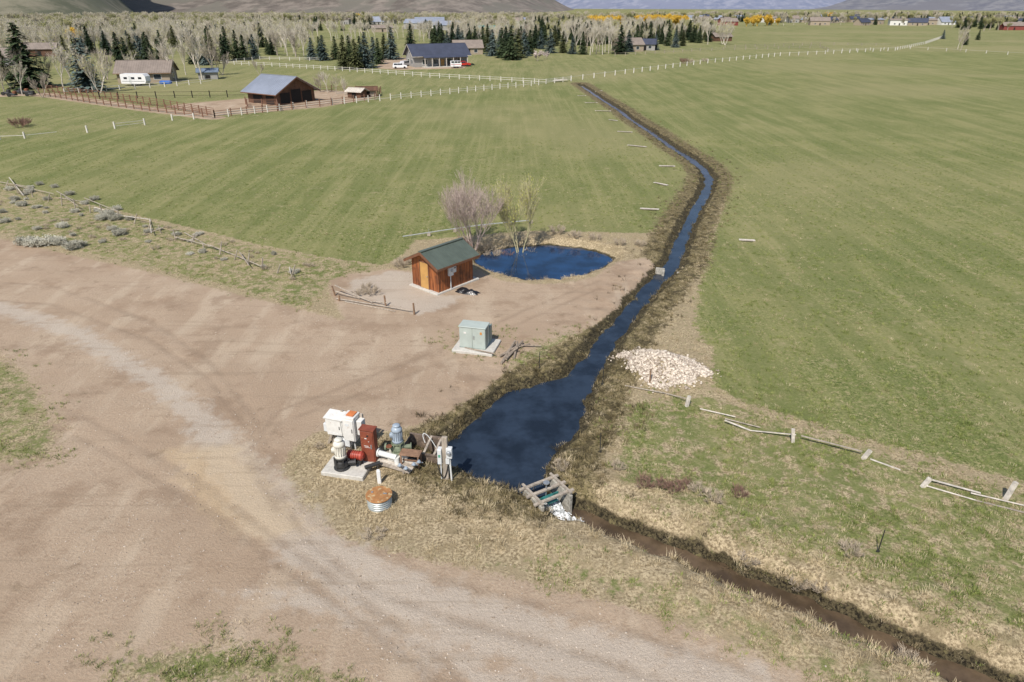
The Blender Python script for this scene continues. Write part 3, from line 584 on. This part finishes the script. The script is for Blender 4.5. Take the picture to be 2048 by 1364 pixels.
# ---- pump station --------------------------------------------------------
px,py=G(693,942); z0=hz(px,py); RA=math.radians(-12)
e=empty('concrete_pump_pad',(px,py,z0),RA); b=MB(); b.box((0,.15,.06),(2.0,1.3,.28),conc,bev=.03); b.obj('slab',e)
def vpump(name,u,v,zb,sc,top,base,cap):
    x0,y0=G(u,v,zb); e=empty(name,(x0,y0,zb)); b=MB()
    b.lathe((0,0,0),[(.36,0),(.36,.05),(.30,.08),(.33,.2),(.30,.36),(.2,.42),(.2,.5),(.3,.52),(.3,.58)],base,22)
    for i in range(6):
        a=i*1.047; b.box((math.cos(a)*.3,math.sin(a)*.3,.28),(.06,.06,.5),base,Matrix.Rotation(a,3,'Z'))
    b.tube((0,0,.22),(.62,.1,.22),.12,.12,base,14); b.lathe((.6,.1,.22),[(.19,0),(.19,.05)],base,16,(1,.1,0))
    b.obj('discharge_head',e)
    b=MB(); b.lathe((0,0,.58),[(.27,0),(.27,.12),(.24,.14),(.24,.62),(.27,.64),(.27,.74),(.2,.84),(.12,.9),(.05,.92)],top,24)
    for i in range(16):
        a=i*math.pi/8; b.box((math.cos(a)*.25,math.sin(a)*.25,.96),(.035,.018,.46),top,Matrix.Rotation(a,3,'Z'))
    b.box((-.28,0,.95),(.16,.2,.22),top,bev=.01); b.lathe((0,0,1.48),[(.18,0),(.2,.04),(.14,.09),(.04,.11)],cap,18); b.obj('electric_motor',e,True)
    for c_ in e.children: c_.scale=(sc,sc,sc)
    return e
cream=M('cream_motor_paint',(.62,.60,.52),.5,4,.12,0,(.25,.14,.08),.66); blg=M('blue_grey_motor_paint',(.30,.36,.42),.4,4,.12); pgr=M('mossy_green_casting',(.17,.20,.13),.7,4,.3)
vpump('vertical_turbine_pump',684,934,.2,.98,cream,dk_,cream)
vp2=vpump('vertical_turbine_pump',797,902,.5,.92,blg,pgr,blg)
b=MB(); b.box((0,0,-.3),(.9,.8,.58),conc,bev=.02); b.obj('pump_plinth',vp2)
red=M('red_motor_paint',(.34,.05,.03),.5,4,.2,0,(.14,.05,.03),.6)
x0,y0=G(713,918,.4); e=empty('horizontal_pump_motor',(x0,y0,.62),math.radians(-12)); b=MB()
b.lathe((-.4,0,0),[(.15,0),(.21,.04),(.21,.1),(.19,.12),(.19,.6),(.22,.62),(.22,.7),(.12,.78)],red,20,(1,0,0))
for i in range(5): b.lathe((-.26+i*.1,0,0),[(.215,0),(.215,.02)],red,20,(1,0,0))
b.box((0,0,-.22),(.55,.35,.08),dk_); b.box((-.2,0,-.38),(.06,.3,.3),dk_); b.box((.2,0,-.38),(.06,.3,.3),dk_); b.obj('motor_housing',e)
x0,y0=G(740,928); e=empty('rusty_control_cabinet',(x0,y0,hz(x0,y0)),math.radians(-14)); b=MB()
rc=M('rust_red_cabinet_paint',(.21,.055,.028),.6,3,.25,0,(.34,.16,.08),.64)
b.box((0,.15,.98),(.66,.36,1.75),rc,bev=.015); b.box((0,.15,1.88),(.72,.44,.05),rc); b.box((-.25,.15,.05),(.08,.36,.12),dk_); b.box((.25,.15,.05),(.08,.36,.12),dk_); b.box((0,-.045,1.0),(.58,.03,1.62),rc,bev=.01); b.box((.2,-.08,1.05),(.05,.05,.2),galv)
b.box((-.05,-.063,1.45),(.1,.004,.05),whitep); b.box((-.05,-.063,1.05),(.22,.004,.03),whitep); b.box((0,-.063,.98),(.26,.004,.02),whitep); b.box((.08,-.063,1.3),(.05,.004,.03),whitep); b.lathe((.05,-.06,1.6),[(.045,0),(.045,.03)],dk_,12,(0,-1,0)); b.obj('cabinet_body',e)
x0,y0=G(700,892); e=empty('electrical_cabinet_rack',(x0,y0,hz(x0,y0)),math.radians(-18))
b=MB()
for X_ in(-.95,-.25,.75):
    b.beam((X_,.1,-.2),(X_,.1,1.9 if X_>-.9 else 1.2),.12,.12,wood)
b.beam((-1.0,.1,.75),(.8,.1,.75),.05,.14,wood); b.beam((-1.0,.1,1.5),(.8,.1,1.5),.05,.14,wood); b.beam((-1.15,-.1,-.1),(-.75,.1,1.0),.1,.1,wood); b.obj('timber_frame',e)
b=MB()
tl=Matrix.Rotation(-.06,3,'Y')
b.box((-.42,-.2,1.28),(.88,.5,.9),whitep,tl,.02); b.box((-.42,-.475,1.28),(.78,.04,.8),whitep,tl,.01); b.box((-.42,-.2,1.78),(.98,.66,.05),whitep,Matrix.Rotation(.16,3,'X'))
b.box((-.12,-.505,1.3),(.03,.03,.16),dk_); b.box((-.42,-.5,.98),(.7,.01,.012),gp)
b.box((.32,-.12,1.3),(.62,.62,1.25),whitep,None,.02); b.box((.32,-.45,1.25),(.54,.04,1.1),whitep,None,.01); b.box((.52,-.48,1.25),(.03,.03,.2),dk_)
b.box((.28,-.475,1.55),(.2,.01,.12),gp)
b.box((.36,-.1,1.96),(.36,.42,.03),M('orange_rust_stain',(.50,.16,.05),.8,3,.3)); b.box((.8,-.1,1.35),(.26,.36,.75),whitep,None,.015); b.box((-1.05,-.05,.95),(.3,.26,.42),gp,None,.015)
b.obj('white_enclosures',e)
b=MB()
for X_,h_ in((-.5,.85),(-.3,.85),(.15,.7),(.4,.7),(.8,.95)): b.tube((X_,-.15,-.1),(X_+U(-.04,.04),-.15,h_),.035,.035,gp)
b.box((.05,-.3,.5),(.5,.3,.35),gp,None,.01); b.obj('conduits',e)
x0,y0=G(845,915,0); e=empty('steel_sump_box',(x0,y0,-.1),math.radians(-14)); b=MB(); fl=M('rusted_flume_steel',(.16,.12,.09),.7,3,.35,.2,(.36,.27,.2),.58)
b.box((0,.75,.35),(1.7,.06,.8),fl); b.box((0,-.25,.2),(1.7,.06,.6),fl); b.box((-.86,.25,.3),(.06,1.06,.75),fl); b.box((.4,.25,-.1),(1.2,1.0,.05),dk_); b.beam((-.9,.78,.78),(.9,.78,.78),.12,.06,fl); b.beam((-.9,-.28,.52),(.9,-.28,.52),.12,.06,fl); b.beam((.2,-.3,.58),(.2,.8,.8),.1,.06,wood); b.beam((.7,-.3,.58),(.7,.8,.78),.1,.06,wood); b.obj('box_plates',e)
x0,y0=G(790,932); e=empty('timber_walkway',(x0,y0,hz(x0,y0)),math.radians(-24)); b=MB()
for i in range(5): b.box((0,-.3+i*.2,.16+.01*(i%2)),(2.0,.17,.06),woodw if i%2 else wood)
b.box((-.7,.1,.03),(.1,1.,.2),wood); b.box((.7,.1,.03),(.1,1.,.2),wood); b.obj('deck_planks',e)
x0,y0=G(822,935); e=empty('rusty_steel_table',(x0,y0,hz(x0,y0)),math.radians(-10)); b=MB(); tb=M('brown_rust_plate',(.24,.14,.085),.8,4,.3)
b.box((0,.1,.72),(.95,.5,.05),tb,bev=.01)
for X_,Y_ in((-.4,-.1),(.4,-.1),(-.4,.3),(.4,.3)): b.box((X_,Y_,.34),(.06,.06,.72),tb)
b.box((0,.1,.3),(.8,.05,.05),tb); b.obj('table_frame',e)
b=MB(); 
def pt(u,v,z): x0,y0=G(u,v,z); return (x0,y0,z)
wpipe=M('white_pipe_paint',(.66,.67,.64),.5,3,.1,0,(.25,.2,.14),.64)
b.tube(pt(756,905,.55),pt(793,915,.5),.13,.13,wpipe,16); b.tube(pt(793,915,.5),pt(795,930,.1),.12,.12,wpipe,14); b.lathe(pt(757,905,.55),[(.2,-.03),(.2,.03)],wpipe,16,(1,-.2,0))
b.tube(pt(770,893,.6),pt(812,898,.55),.1,.1,pgr,14); b.lathe(pt(785,895,.6),[(.17,-.04),(.17,.04)],pgr,14,(1,-.1,0)); b.lathe(pt(772,893,.62),[(.17,-.04),(.17,.04)],pgr,14,(1,-.1,0)); b.tube(pt(778,893,.6),pt(778,893,1.0),.03,.03,dk_,8); b.lathe(pt(778,893,1.0),[(.14,0),(.14,.03)],rust,14)
b.tube(pt(730,935,.35),pt(760,925,.35),.09,.09,dk_,14)
for (u,v) in [(800,932),(812,938),(828,930),(838,925)]:
    b.tube(pt(u,v,.05),pt(u,v,.5),.045,.045,wpipe,10); b.lathe(pt(u,v,.5),[(.08,0),(.09,.05),(.05,.12)],blg,12); b.tube(pt(u-6,v,.38),pt(u+8,v,.38),.03,.03,galv,8)
b.obj('pipe_manifold')
b=MB(); pr=None
for i in range(25):
    t=i/24*math.pi*1.5; p=pt(862+14*math.cos(t+2.4),905-4*math.sin(t),.0); p=(p[0],p[1],.55+.42*math.sin(t*1.2))
    if pr: b.tube(pr,p,.02,.02,wpipe,6,False)
    pr=p
b.obj('white_hose')
x0,y0=G(893,958); z0=hz(x0,y0); e=empty('electric_meter_post',(x0,y0,z0),math.radians(-8)); b=MB()
b.box((0,0,.95),(.24,.17,2.5),wood,bev=.02); b.obj('timber_post',e)
b=MB(); b.box((-.22,-.05,1.25),(.18,.28,.75),gp,None,.015); b.box((.2,-.05,1.45),(.26,.22,.5),gp,None,.015); b.lathe((.2,-.17,1.5),[(.1,0),(.1,.07),(.07,.11)],galv,14,(0,-1,0)); b.box((.12,-.1,1.02),(.16,.1,.26),gp); b.tube((-.2,-.05,0),(-.2,-.05,.9),.03,.03,gp); b.tube((.2,-.05,1.2),(.26,-.08,-.1),.04,.04,wpipe); b.box((-.22,-.195,1.3),(.1,.01,.14),M('green_label',(.1,.3,.2))); b.obj('meter_boxes',e)
b=MB(); pr=None
for i in range(16):
    t=i/15; p=(-.25+.5*t-.1,-.12,.9-1.6*math.sin(t*math.pi)*.5+.0*t)
    if pr: b.tube(pr,p,.025,.025,dk_,6,False)
    pr=p
b.obj('black_cable',e)
x0,y0=G(759,965); b=MB(); zz0=hz(x0,y0); mp=M('white_plastic_marker',(.74,.74,.72),.5,3,.05)
b.box((x0,y0,zz0+.3),(.17,.07,.8),mp,bev=.02); b.box((x0,y0,zz0+.72),(.12,.05,.05),mp); b.obj('white_marker_post')
x0,y0=G(760,1008); z0=hz(x0,y0); e=empty('corrugated_well_casing',(x0,y0,z0)); b=MB(); pf=[]
for i in range(40): pf.append((.5+.02*math.sin(i*1.05),-.15+i*.0165))
b.lathe((0,0,0),pf,M('corrugated_zinc',(.45,.48,.46),.4,4,.2,.5),36); b.obj('casing',e,True)
b=MB(); b.lathe((0,0,.495),[(.54,0),(.55,.02),(.55,.05),(.53,.06)],M('rusty_lid',(.36,.17,.06),.8,3,.3,0,(.50,.40,.22),.56),36); b.box((.25,0,.58),(.16,.05,.03),galv); b.box((-.3,.1,.57),(.08,.08,.03),galv); b.obj('lid',e)
x0,y0=G(750,1070); put(DB,'dry_brush',x0,y0,.9,sz=.4)
# ---- headgate
fx,fy=.52,-.85; ang=math.atan2(fy,fx); px,py=G(1092,990,-.1); e=empty('irrigation_headgate',(px,py,-.05),ang)
b=MB(); cw=M('stained_concrete',(.36,.34,.29),.9,4,.3,0,(.12,.11,.09),.58)
b.box((.1,-.72,-.35),(1.5,.14,1.1),cw,bev=.01); b.box((.1,.72,-.35),(1.5,.14,1.1),cw,bev=.01); b.obj('side_walls',e)
b=MB()
for X_ in(-.55,.0,.6): b.beam((X_,-1.0,.25),(X_,1.0,.25),.13,.08,wood)
b.beam((-.75,-.72,.33),(.85,-.72,.33),.1,.07,wood); b.beam((-.75,.72,.33),(.85,.72,.33),.1,.07,wood); b.obj('timber_beams',e)
b=MB(); b.box((.0,0,-.42),(.05,1.28,.62),M('teal_steel_gate',(.03,.16,.15),.5,3,.2)); b.box((.3,.0,-.05),(.5,.5,.06),M('teal_steel_gate',(.03,.16,.15))); b.tube((0,0,-.2),(0,0,.6),.025,.025,galv); b.lathe((0,0,.6),[(.14,0),(.14,.03)],galv,16); b.obj('gate_leaf',e)
nfm=NT('white_water_foam'); nfm.col(nfm.mix(nfm.mr(nfm.noise(9,4,.6),.4,.6),(.25,.27,.27),(.85,.87,.88))); nfm.rough(.4); nfm.bump(nfm.noise(14,4,.6),.5,.05)
def foam(u,v,dx,dy,dz,seed,rot,zb):
    X=np.linspace(-1,1,30); vs=[];fs=[]; x0,y0=G(u,v,zb)
    for j in X:
        for i in X:
            r=math.hypot(i,j); hgt=(1-r**2)*.5+(float(vn(np.array([i]),np.array([j]),.18,seed)[0])-.5)*1.2
            xx,yy=i*dx,j*dy; c_,s_=math.cos(rot),math.sin(rot); vs.append((x0+xx*c_-yy*s_,y0+xx*s_+yy*c_,zb+hgt*dz-.02))
    for j in range(29):
        for i in range(29): fs.append((j*30+i,j*30+i+1,(j+1)*30+i+1,(j+1)*30+i))
    m_=bpy.data.meshes.new('foam'); m_.from_pydata(vs,[],fs); m_.materials.append(nfm.m); o=bpy.data.objects.new('waterfall_foam',m_); scn.collection.objects.link(o)
foam(1130,1034,.55,.34,.16,3,ang,WL); foam(1152,1040,.35,.22,.1,8,-.3,WL)
b=MB(); 
for i in range(12):
    y_=-.5+i*.09; pr=None
    for k in range(7):
        t=k/6; p=(.05+.75*t,y_+.02*math.sin(i),-.34-.5*t*t)
        if pr: b.tube(pr,p,.05,.055,nfm.m,6,False)
        pr=p
b.obj('spilling_water',e)
e=empty('concrete_check_structure',(*G(1320,538),0),math.radians(-20)); b=MB(); b.box((0,.1,-.2),(.7,.2,.5),cw,bev=.02); b.box((.3,-.1,-.3),(.2,.4,.45),cw,bev=.02); b.obj('near_wingwall',e)
b=MB(); b.box((1.5,-.1,-.25),(.3,.22,.42),cw,bev=.02); b.obj('far_wingwall',e)
# ---------------------------------------------------------------- far buildings
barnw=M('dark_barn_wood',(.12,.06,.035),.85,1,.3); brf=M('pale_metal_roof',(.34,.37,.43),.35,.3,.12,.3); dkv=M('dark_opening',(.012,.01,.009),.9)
A1=math.radians(146); L_,W_=9.5,10; cx,cy=cen(G(556,211),A1,L_,W_,-1)
bn=gable('barn',cx,cy,L_,W_,2.6,5.2,A1,barnw,brf,1.0,0,1.0,doors=[('-x',-2.9,.02,2.6,2.3,dkv,barnw),('-x',0,.02,2.6,2.8,dkv,barnw),('-x',2.9,.02,2.6,2.3,dkv,barnw),('+y',-2.5,.02,2.6,1.9,dkv,barnw),('+y',1.5,.02,3,1.9,dkv,barnw)],trim=fasc)  # open bays are near-black slabs, interior shade put in as colour
navy=M('dark_slate_roof',(.05,.058,.088),.6,.5,.15); gsid=M('grey_siding',(.30,.29,.27),.8,1,.1)
A2=math.radians(24); L_,W_=19,10; cx,cy=cen(G(830,135),A2,L_,W_)
frd=M('door_frame_wood',(.3,.18,.1))
hs=gable('farm_house',cx,cy,L_,W_,3.9,6.9,A2,gsid,navy,1.0,0,0,wins=[('-x',-2,.9,1.5,1.4),('-x',2,.9,1.5,1.4),('-x',0,4,1.2,1.2),('-y',-6,.9,1.6,1.5),('-y',-2,.9,1.6,1.5),('-y',2.5,.5,2.2,2.0),('-y',6.5,.9,1.6,1.5)],doors=[('-y',.3,.02,1.1,2.2,och,frd)],trim=woodw)
b=MB()
b.add([(-7,-5.05,3.75),(8.5,-5.05,3.75),(8.5,-8.2,3.0),(-7,-8.2,3.0),(-7,-5.05,3.9),(8.5,-5.05,3.9),(8.5,-8.2,3.15),(-7,-8.2,3.15)],[(0,3,2,1),(4,5,6,7),(0,1,5,4),(1,2,6,5),(2,3,7,6),(3,0,4,7)],navy)
for i in range(7): b.box((-6.8+i*2.5,-8.0,1.5),(.22,.22,3.0),woodw)
b.box((.75,-6.6,.12),(15.5,3.1,.24),conc); b.obj('porch',hs)
brr=M('brown_shingle_roof',(.23,.19,.16),.9,.6,.15); tans=M('tan_siding',(.33,.27,.20),.85,1,.1)
A3=math.radians(12); L_,W_=13,9; cx,cy=cen(G(237,167),A3,L_,W_)
gable('ranch_house',cx,cy,L_,W_,2.8,5.3,A3,tans,brr,.7,0,0,wins=[('-y',-4,.9,1.6,1.2),('-y',3.5,.9,1.8,1.2),('+x',0,.9,1.4,1.2)],doors=[('-y',0,.02,1.0,2.1,brownw,woodw)],trim=brownw)
rbp=M('red_barn_paint',(.22,.05,.04),.8)
specs=[('house',1255,102,12,8,3,5.5,.3,tans,brr),('house',1290,100,9,7,2.8,4.8,-.2,gsid,navy),('house',935,108,12,8,2.8,5.5,.2,tans,brr),('barn',860,56,26,14,6,9,.1,whitep,brf),('house',832,58,18,10,5,8,-.3,gsid,brf),('barn',908,60,34,12,4,7,.05,gsid,brf),('barn',520,66,18,10,4,6,.1,whitep,brf),('barn',1000,70,32,12,4,6,0,gsid,M('teal_metal_roof',(.08,.22,.21),.5,.3,.1)),('barn',1455,51,18,10,4,7,.2,rbp,brr),('barn',2022,60,17,9,3.5,6,-.1,rbp,brr),('barn',765,64,16,9,3,5,.2,tans,brr),('house',95,82,15,9,3,6,.1,tans,brr),('house',12,130,12,9,3,5.5,.1,gsid,brr),('stable',1440,82,11,7,2.6,4.5,.3,barnw,brr),('stable',735,192,4,2.4,1.5,2.0,.2,wood,barnw),('barn',20,80,16,9,3,5,.1,M('blue_siding',(.12,.2,.35)),brf),('stable',418,158,5,3,2.1,2.8,.3,gsid,M('blue_grey_roof',(.14,.18,.24))),('shed_building',88,112,12,7,3,5,.2,barnw,brr),('stable',715,195,3.5,2.4,1.5,2.0,-.4,barnw,woodw)]
for i in range(70): specs.append(('house',U(1380,2040) if i<56 else U(300,1150),U(38,51),U(10,20),U(8,11),U(3,5),U(5.5,8),U(-.5,.5),random.choice([tans,gsid,whitep,tans]),random.choice([brr,navy,brf,brr])))
for s in specs:
    x0,y0=G(s[1],s[2]); nm={'house':'house','barn':'barn','stable':'stable','shed_building':'outbuilding'}[s[0]]
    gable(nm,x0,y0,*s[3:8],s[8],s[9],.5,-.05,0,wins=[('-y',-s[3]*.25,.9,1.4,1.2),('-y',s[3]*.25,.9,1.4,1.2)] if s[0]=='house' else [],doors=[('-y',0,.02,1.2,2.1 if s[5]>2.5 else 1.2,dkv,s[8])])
# ---------------------------------------------------------------- vehicles
glassv=M('vehicle_glass',(.02,.025,.03),.08,2,.1,0,None,.5,0); tyre=M('tyre_rubber',(.02,.02,.02),.9,3,.2)
def car(name,u,v,a,paint,kind='suv'):
    x0,y0=G(u,v); e=empty(name,(x0,y0,hz(x0,y0)),a); b=MB()
    if kind=='suv': prof=[(-2.3,.4),(-2.35,.95),(-2.2,1.1),(-2.05,1.7),(.5,1.75),(1.1,1.15),(2.2,1.0),(2.35,.75),(2.3,.4)]
    else: prof=[(-2.8,.5),(-2.8,1.1),(-.7,1.1),(-.7,1.75),(.7,1.78),(1.3,1.2),(2.6,1.08),(2.75,.8),(2.7,.5)]
    n_=len(prof); vs=[]
    for s in(-.93,.93):
        for X_,Z_ in prof: vs.append((X_,s*(1 if Z_<1.3 else .84),Z_))
    fs=[tuple(range(n_)),tuple(range(2*n_-1,n_-1,-1))]+[(i+n_,(i+1)%n_+n_,(i+1)%n_,i) for i in range(n_)]
    b.add(vs,fs,paint); b.obj('body',e)
    b=MB()
    for s in(-1,1):
        if kind=='suv':
            for (xa,xb) in((-1.95,-.95),(-.85,.05),(.12,.72)): b.add([(xa,s*.945,1.15),(xb+.15,s*.945,1.15),(xb,s*.82,1.63),(xa+.05,s*.82,1.63)],[(0,1,2,3)],glassv)
        else: b.add([(-.55,s*.95,1.2),(1.1,s*.95,1.2),(.65,s*.82,1.66),(-.55,s*.82,1.66)],[(0,1,2,3)],glassv)
    b.obj('windows',e); b=MB()
    for X_ in(-1.45,1.5):
        for s in(-1,1): b.lathe((X_,s*.72,.36),[(.36,0),(.36,.22),(.2,.235)],tyre,16,(0,s,0))
    b.obj('wheels',e)
wcar=M('white_car_paint',(.78,.78,.78),.3,1,.03); rcar=M('red_car_paint',(.45,.03,.02),.3,1,.05)
car('parked_suv',800,137,math.radians(10),wcar); car('parked_suv',812,132,math.radians(60),M('silver_car_paint',(.5,.5,.52),.3,1,.03))
car('pickup_truck',925,133,math.radians(15),rcar,'p'); car('pickup_truck',918,129,math.radians(5),M('black_car_paint',(.03,.03,.04),.3),'p')
def trailer(name,u,v,a,L_,W_,Hh,paint,stripe=None):
    x0,y0=G(u,v); e=empty(name,(x0,y0,hz(x0,y0)),a); b=MB(); pr=[(-L_/2,.55),(-L_/2,Hh-.15),(-L_/2+.2,Hh),(L_/2-.5,Hh),(L_/2,Hh-.6),(L_/2+.05,1.2),(L_/2-.3,.55)]; n_=len(pr)
    vs=[(X_,s*W_/2,Z_) for s in(-1,1) for X_,Z_ in pr]; b.add(vs,[tuple(range(n_)),tuple(range(2*n_-1,n_-1,-1))]+[(i+n_,(i+1)%n_+n_,(i+1)%n_,i) for i in range(n_)],paint); b.obj('body',e)
    b=MB()
    for X_ in(-L_*.3,0,L_*.28): b.box((X_,-W_/2-.012,1.9),(.9,.03,.5),glassv)
    b.box((-.8,-W_/2-.012,1.55),(.6,.02,1.7),gp); b.box((0,-W_/2-.012,1.15),(L_*.9,.02,.12),stripe or galv); b.obj('windows_and_door',e); b=MB()
    for X_ in(-.45,.45):
        for s in(-1,1): b.lathe((X_,s*(W_/2-.25),.38),[(.38,0),(.38,.22)],tyre,14,(0,s,0))
    b.beam((L_/2-.3,0,.5),(L_/2+1.2,0,.45),.15,.12,dk_); b.obj('running_gear',e)
trailer('travel_trailer',274,171,math.radians(-3),6.6,2.4,2.9,wcar); trailer('cargo_trailer',912,136,math.radians(8),3.6,2,2.2,wcar,rcar)
b=MB(); x0,y0=G(332,168); b.box((x0,y0,.5),(3,1.4,.7),M('blue_tarp',(.03,.12,.4)),bev=.25); b.obj('covered_boat')
b=MB()
for i in range(5):
    x0,y0=G(15+i*12,190+U(-3,4)); b.box((x0,y0,.5),(U(1.5,3),U(1,1.6),.5),dk_,bev=.2); b.tube((x0-.5,y0-.8,.4),(x0-.5,y0-.6,.4),.4,.4,tyre,12); b.box((x0+.5,y0,.95),(.7,.8,.5),rust if i%2 else dk_,bev=.1)
b.obj('farm_machinery')
# ---------------------------------------------------------------- fences far
whf=M('white_rail_paint',(.60,.57,.51),.7,1,.15); pipef=M('rusty_pipe_rail',(.18,.09,.055),.8,1,.2); wdf=M('grey_rail_wood',(.30,.26,.20),.9,1,.2)
def fence(name,pl,mat,h=1.3,sp=3.,rails=(.45,.8,1.15),pr=.09,rr=.05,skip=0,closed=False):
    b=MB(); pts=P(pl)
    for i in range(len(pts)-1):
        a=Vector(pts[i]);c_=Vector(pts[i+1]);d=(c_-a).length;n_=max(1,int(d/sp))
        for k in range(n_):
            p=a.lerp(c_,k/n_);q_=a.lerp(c_,(k+1)/n_)
            b.box((p.x,p.y,h/2-.1),(pr*2,pr*2,h+.2),mat)
            for r in rails:
                if R()<skip: continue
                b.beam((p.x,p.y,r),(q_.x,q_.y,r+U(-.03,.03)),rr*.8,rr*2,mat)
    b.obj(name)
fence('white_rail_fence',[(430,236),(560,222),(640,212),(760,202),(900,188),(1000,178),(1092,169)],whf,1.35,2.6,(.5,.9),.08,.035,.1)
fence('white_rail_fence',[(1142,162),(1250,148),(1400,128),(1560,112),(1650,108),(1790,101),(1850,88),(1890,74)],whf,1.4,5,(1.1,),.12,.03)
fence('white_rail_fence',[(440,128),(560,134),(700,143),(860,155),(980,162),(1092,168)],whf,1.3,3.2,(.6,1.1),.09,.04)
fence('white_rail_fence',[(130,188),(240,180),(330,174),(425,166)],whf,1.2,3,(.6,1.1),.09,.04)
fence('white_rail_fence',[(0,279),(50,277),(115,270)],whf,1.0,3.4,(.5,),.1,.035); fence('white_rail_fence',[(175,265),(230,257),(290,250),(345,241),(430,236)],whf,1.1,3.2,(.4,.8),.1,.035,.45)
fence('white_rail_fence',[(1655,104),(1820,98),(2060,112)],whf,1.2,8,(1.0,),.1,.02)
fence('white_rail_fence',[(440,128),(520,120),(640,122)],whf,1.3,4,(.6,1.1),.09,.04)
fence('white_rail_fence',[(1092,168),(1142,162)],whf,1.3,3)
fence('pipe_corral_fence',[(80,190),(180,206),(300,222),(425,237)],pipef,1.6,2.6,(.4,.75,1.1,1.45),.08,.04)
fence('pipe_corral_fence',[(95,183),(200,196),(330,215),(430,233)],pipef,1.6,2.6,(.4,.75,1.1,1.45),.08,.04)
fence('pipe_corral_fence',[(430,236),(640,213),(750,200),(762,186),(640,182)],pipef,1.5,2.8,(.4,.8,1.2),.08,.04)
fence('pipe_corral_fence',[(200,198),(350,196),(490,194)],dkv,1.5,3.5,(.5,1.3),.08,.03)
fence('pipe_corral_fence',[(492,209),(495,214),(555,214),(558,224)],pipef,1.6,2.2,(.4,.8,1.2,1.5),.08,.04)
fence('wood_rail_fence',[(1230,112),(1400,102),(1640,96),(1660,103)],wdf,1.3,6,(.5,1.1),.12,.04)
fence('wood_rail_fence',[(1450,96),(1640,90),(1780,92)],wdf,1.3,6,(.5,1.1),.12,.04)
fence('wood_rail_fence',[(680,66),(900,66)],wdf,1.3,8,(1.1,),.15,.05)
x0,y0=G(1122,164); b=MB()
for i in range(5): b.beam((x0-2.4+i*.2,y0-.6+i*.45,.3+i*.08),(x0+1.8,y0+.3+i*.2,.5),.3,.06,woodw)
b.obj('plank_bridge')
# ---------------------------------------------------------------- hills
def hills(name,th0,th1,r0,r1,hmax,col1,col2,col3,seed,fade):
    TH=np.linspace(th0,th1,260); RR=np.linspace(0,1,60); T,S=np.meshgrid(TH,RR)
    base=r0*(1+.12*np.sin(T*7+seed)); rad=base+(r1-r0)*S
    x=np.sin(T)*rad; y=np.cos(T)*rad
    n_=vn(x,y,900,seed)*.6+vn(x,y,350,seed+1)*.28+vn(x,y,120,seed+2)*.12
    env=sstep(th0,th0+fade,T)*(1-sstep(th1-fade,th1,T))
    gul=(np.abs(vn(x,y,260,seed+4)-.5)*2)*.5+(np.abs(vn(x,y,110,seed+5)-.5)*2)*.25
    z=-8+(hmax*sstep(0,.7,S)**.8*(.3+.95*n_)*(1-.45*gul)+40*S)*env
    vs=np.stack([x.ravel(),y.ravel(),z.ravel()],1); fs=[]
    for j in range(59):
        for i in range(259): o=j*260+i; fs.append((o,o+1,o+261,o+260))
    m_=bpy.data.meshes.new(name); m_.from_pydata(vs.tolist(),[],fs); m_.polygons.foreach_set('use_smooth',[True]*len(fs))
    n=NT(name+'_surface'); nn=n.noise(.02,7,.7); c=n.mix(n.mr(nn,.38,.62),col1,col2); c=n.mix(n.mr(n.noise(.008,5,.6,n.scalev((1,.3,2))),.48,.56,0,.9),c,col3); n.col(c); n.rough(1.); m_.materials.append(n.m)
    o=bpy.data.objects.new(name,m_); scn.collection.objects.link(o)
hills('mountains',-1.3,1.3,4300,9000,1500,(.14,.165,.24),(.23,.245,.31),(.17,.19,.26),9,.05)  # bluish tones paint the distance haze into the mountain colour
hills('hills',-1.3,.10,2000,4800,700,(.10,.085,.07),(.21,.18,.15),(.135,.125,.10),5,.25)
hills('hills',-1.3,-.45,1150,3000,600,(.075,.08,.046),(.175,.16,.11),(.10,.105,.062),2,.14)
hills('hills',.30,1.3,3300,6500,600,(.11,.115,.14),(.19,.19,.20),(.14,.14,.155),12,.2)  # blue-grey tint is air haze put into these far slopes' colour
# ---------------------------------------------------------------- light
saz=math.radians(247); sel=math.radians(50)
wld=bpy.data.worlds.new('World'); scn.world=wld; wld.use_nodes=True; nt=wld.node_tree; bg=nt.nodes['Background']
sky=nt.nodes.new('ShaderNodeTexSky'); sky.sky_type='NISHITA'; sky.sun_disc=False; sky.sun_elevation=sel; sky.sun_rotation=math.atan2(math.cos(saz),math.sin(saz)); sky.air_density=1.0; sky.dust_density=1.0; sky.ozone_density=1.5
nt.links.new(sky.outputs[0],bg.inputs[0]); bg.inputs[1].default_value=.12
sd_=bpy.data.lights.new('sun','SUN'); sd_.energy=5.0; sd_.angle=math.radians(.5); sd_.color=(1,.935,.86); so=bpy.data.objects.new('sun',sd_); scn.collection.objects.link(so)
d=Vector((math.cos(saz)*math.cos(sel),math.sin(saz)*math.cos(sel),math.sin(sel))); so.rotation_euler=d.to_track_quat('Z','Y').to_euler()
cam=bpy.data.cameras.new('camera'); cam.lens=24; cam.sensor_width=36; cam.clip_end=20000; cam.clip_start=.1
co=bpy.data.objects.new('camera',cam); co.location=(0,0,H); co.rotation_euler=(math.pi/2-PT,0,0); scn.collection.objects.link(co); scn.camera=co
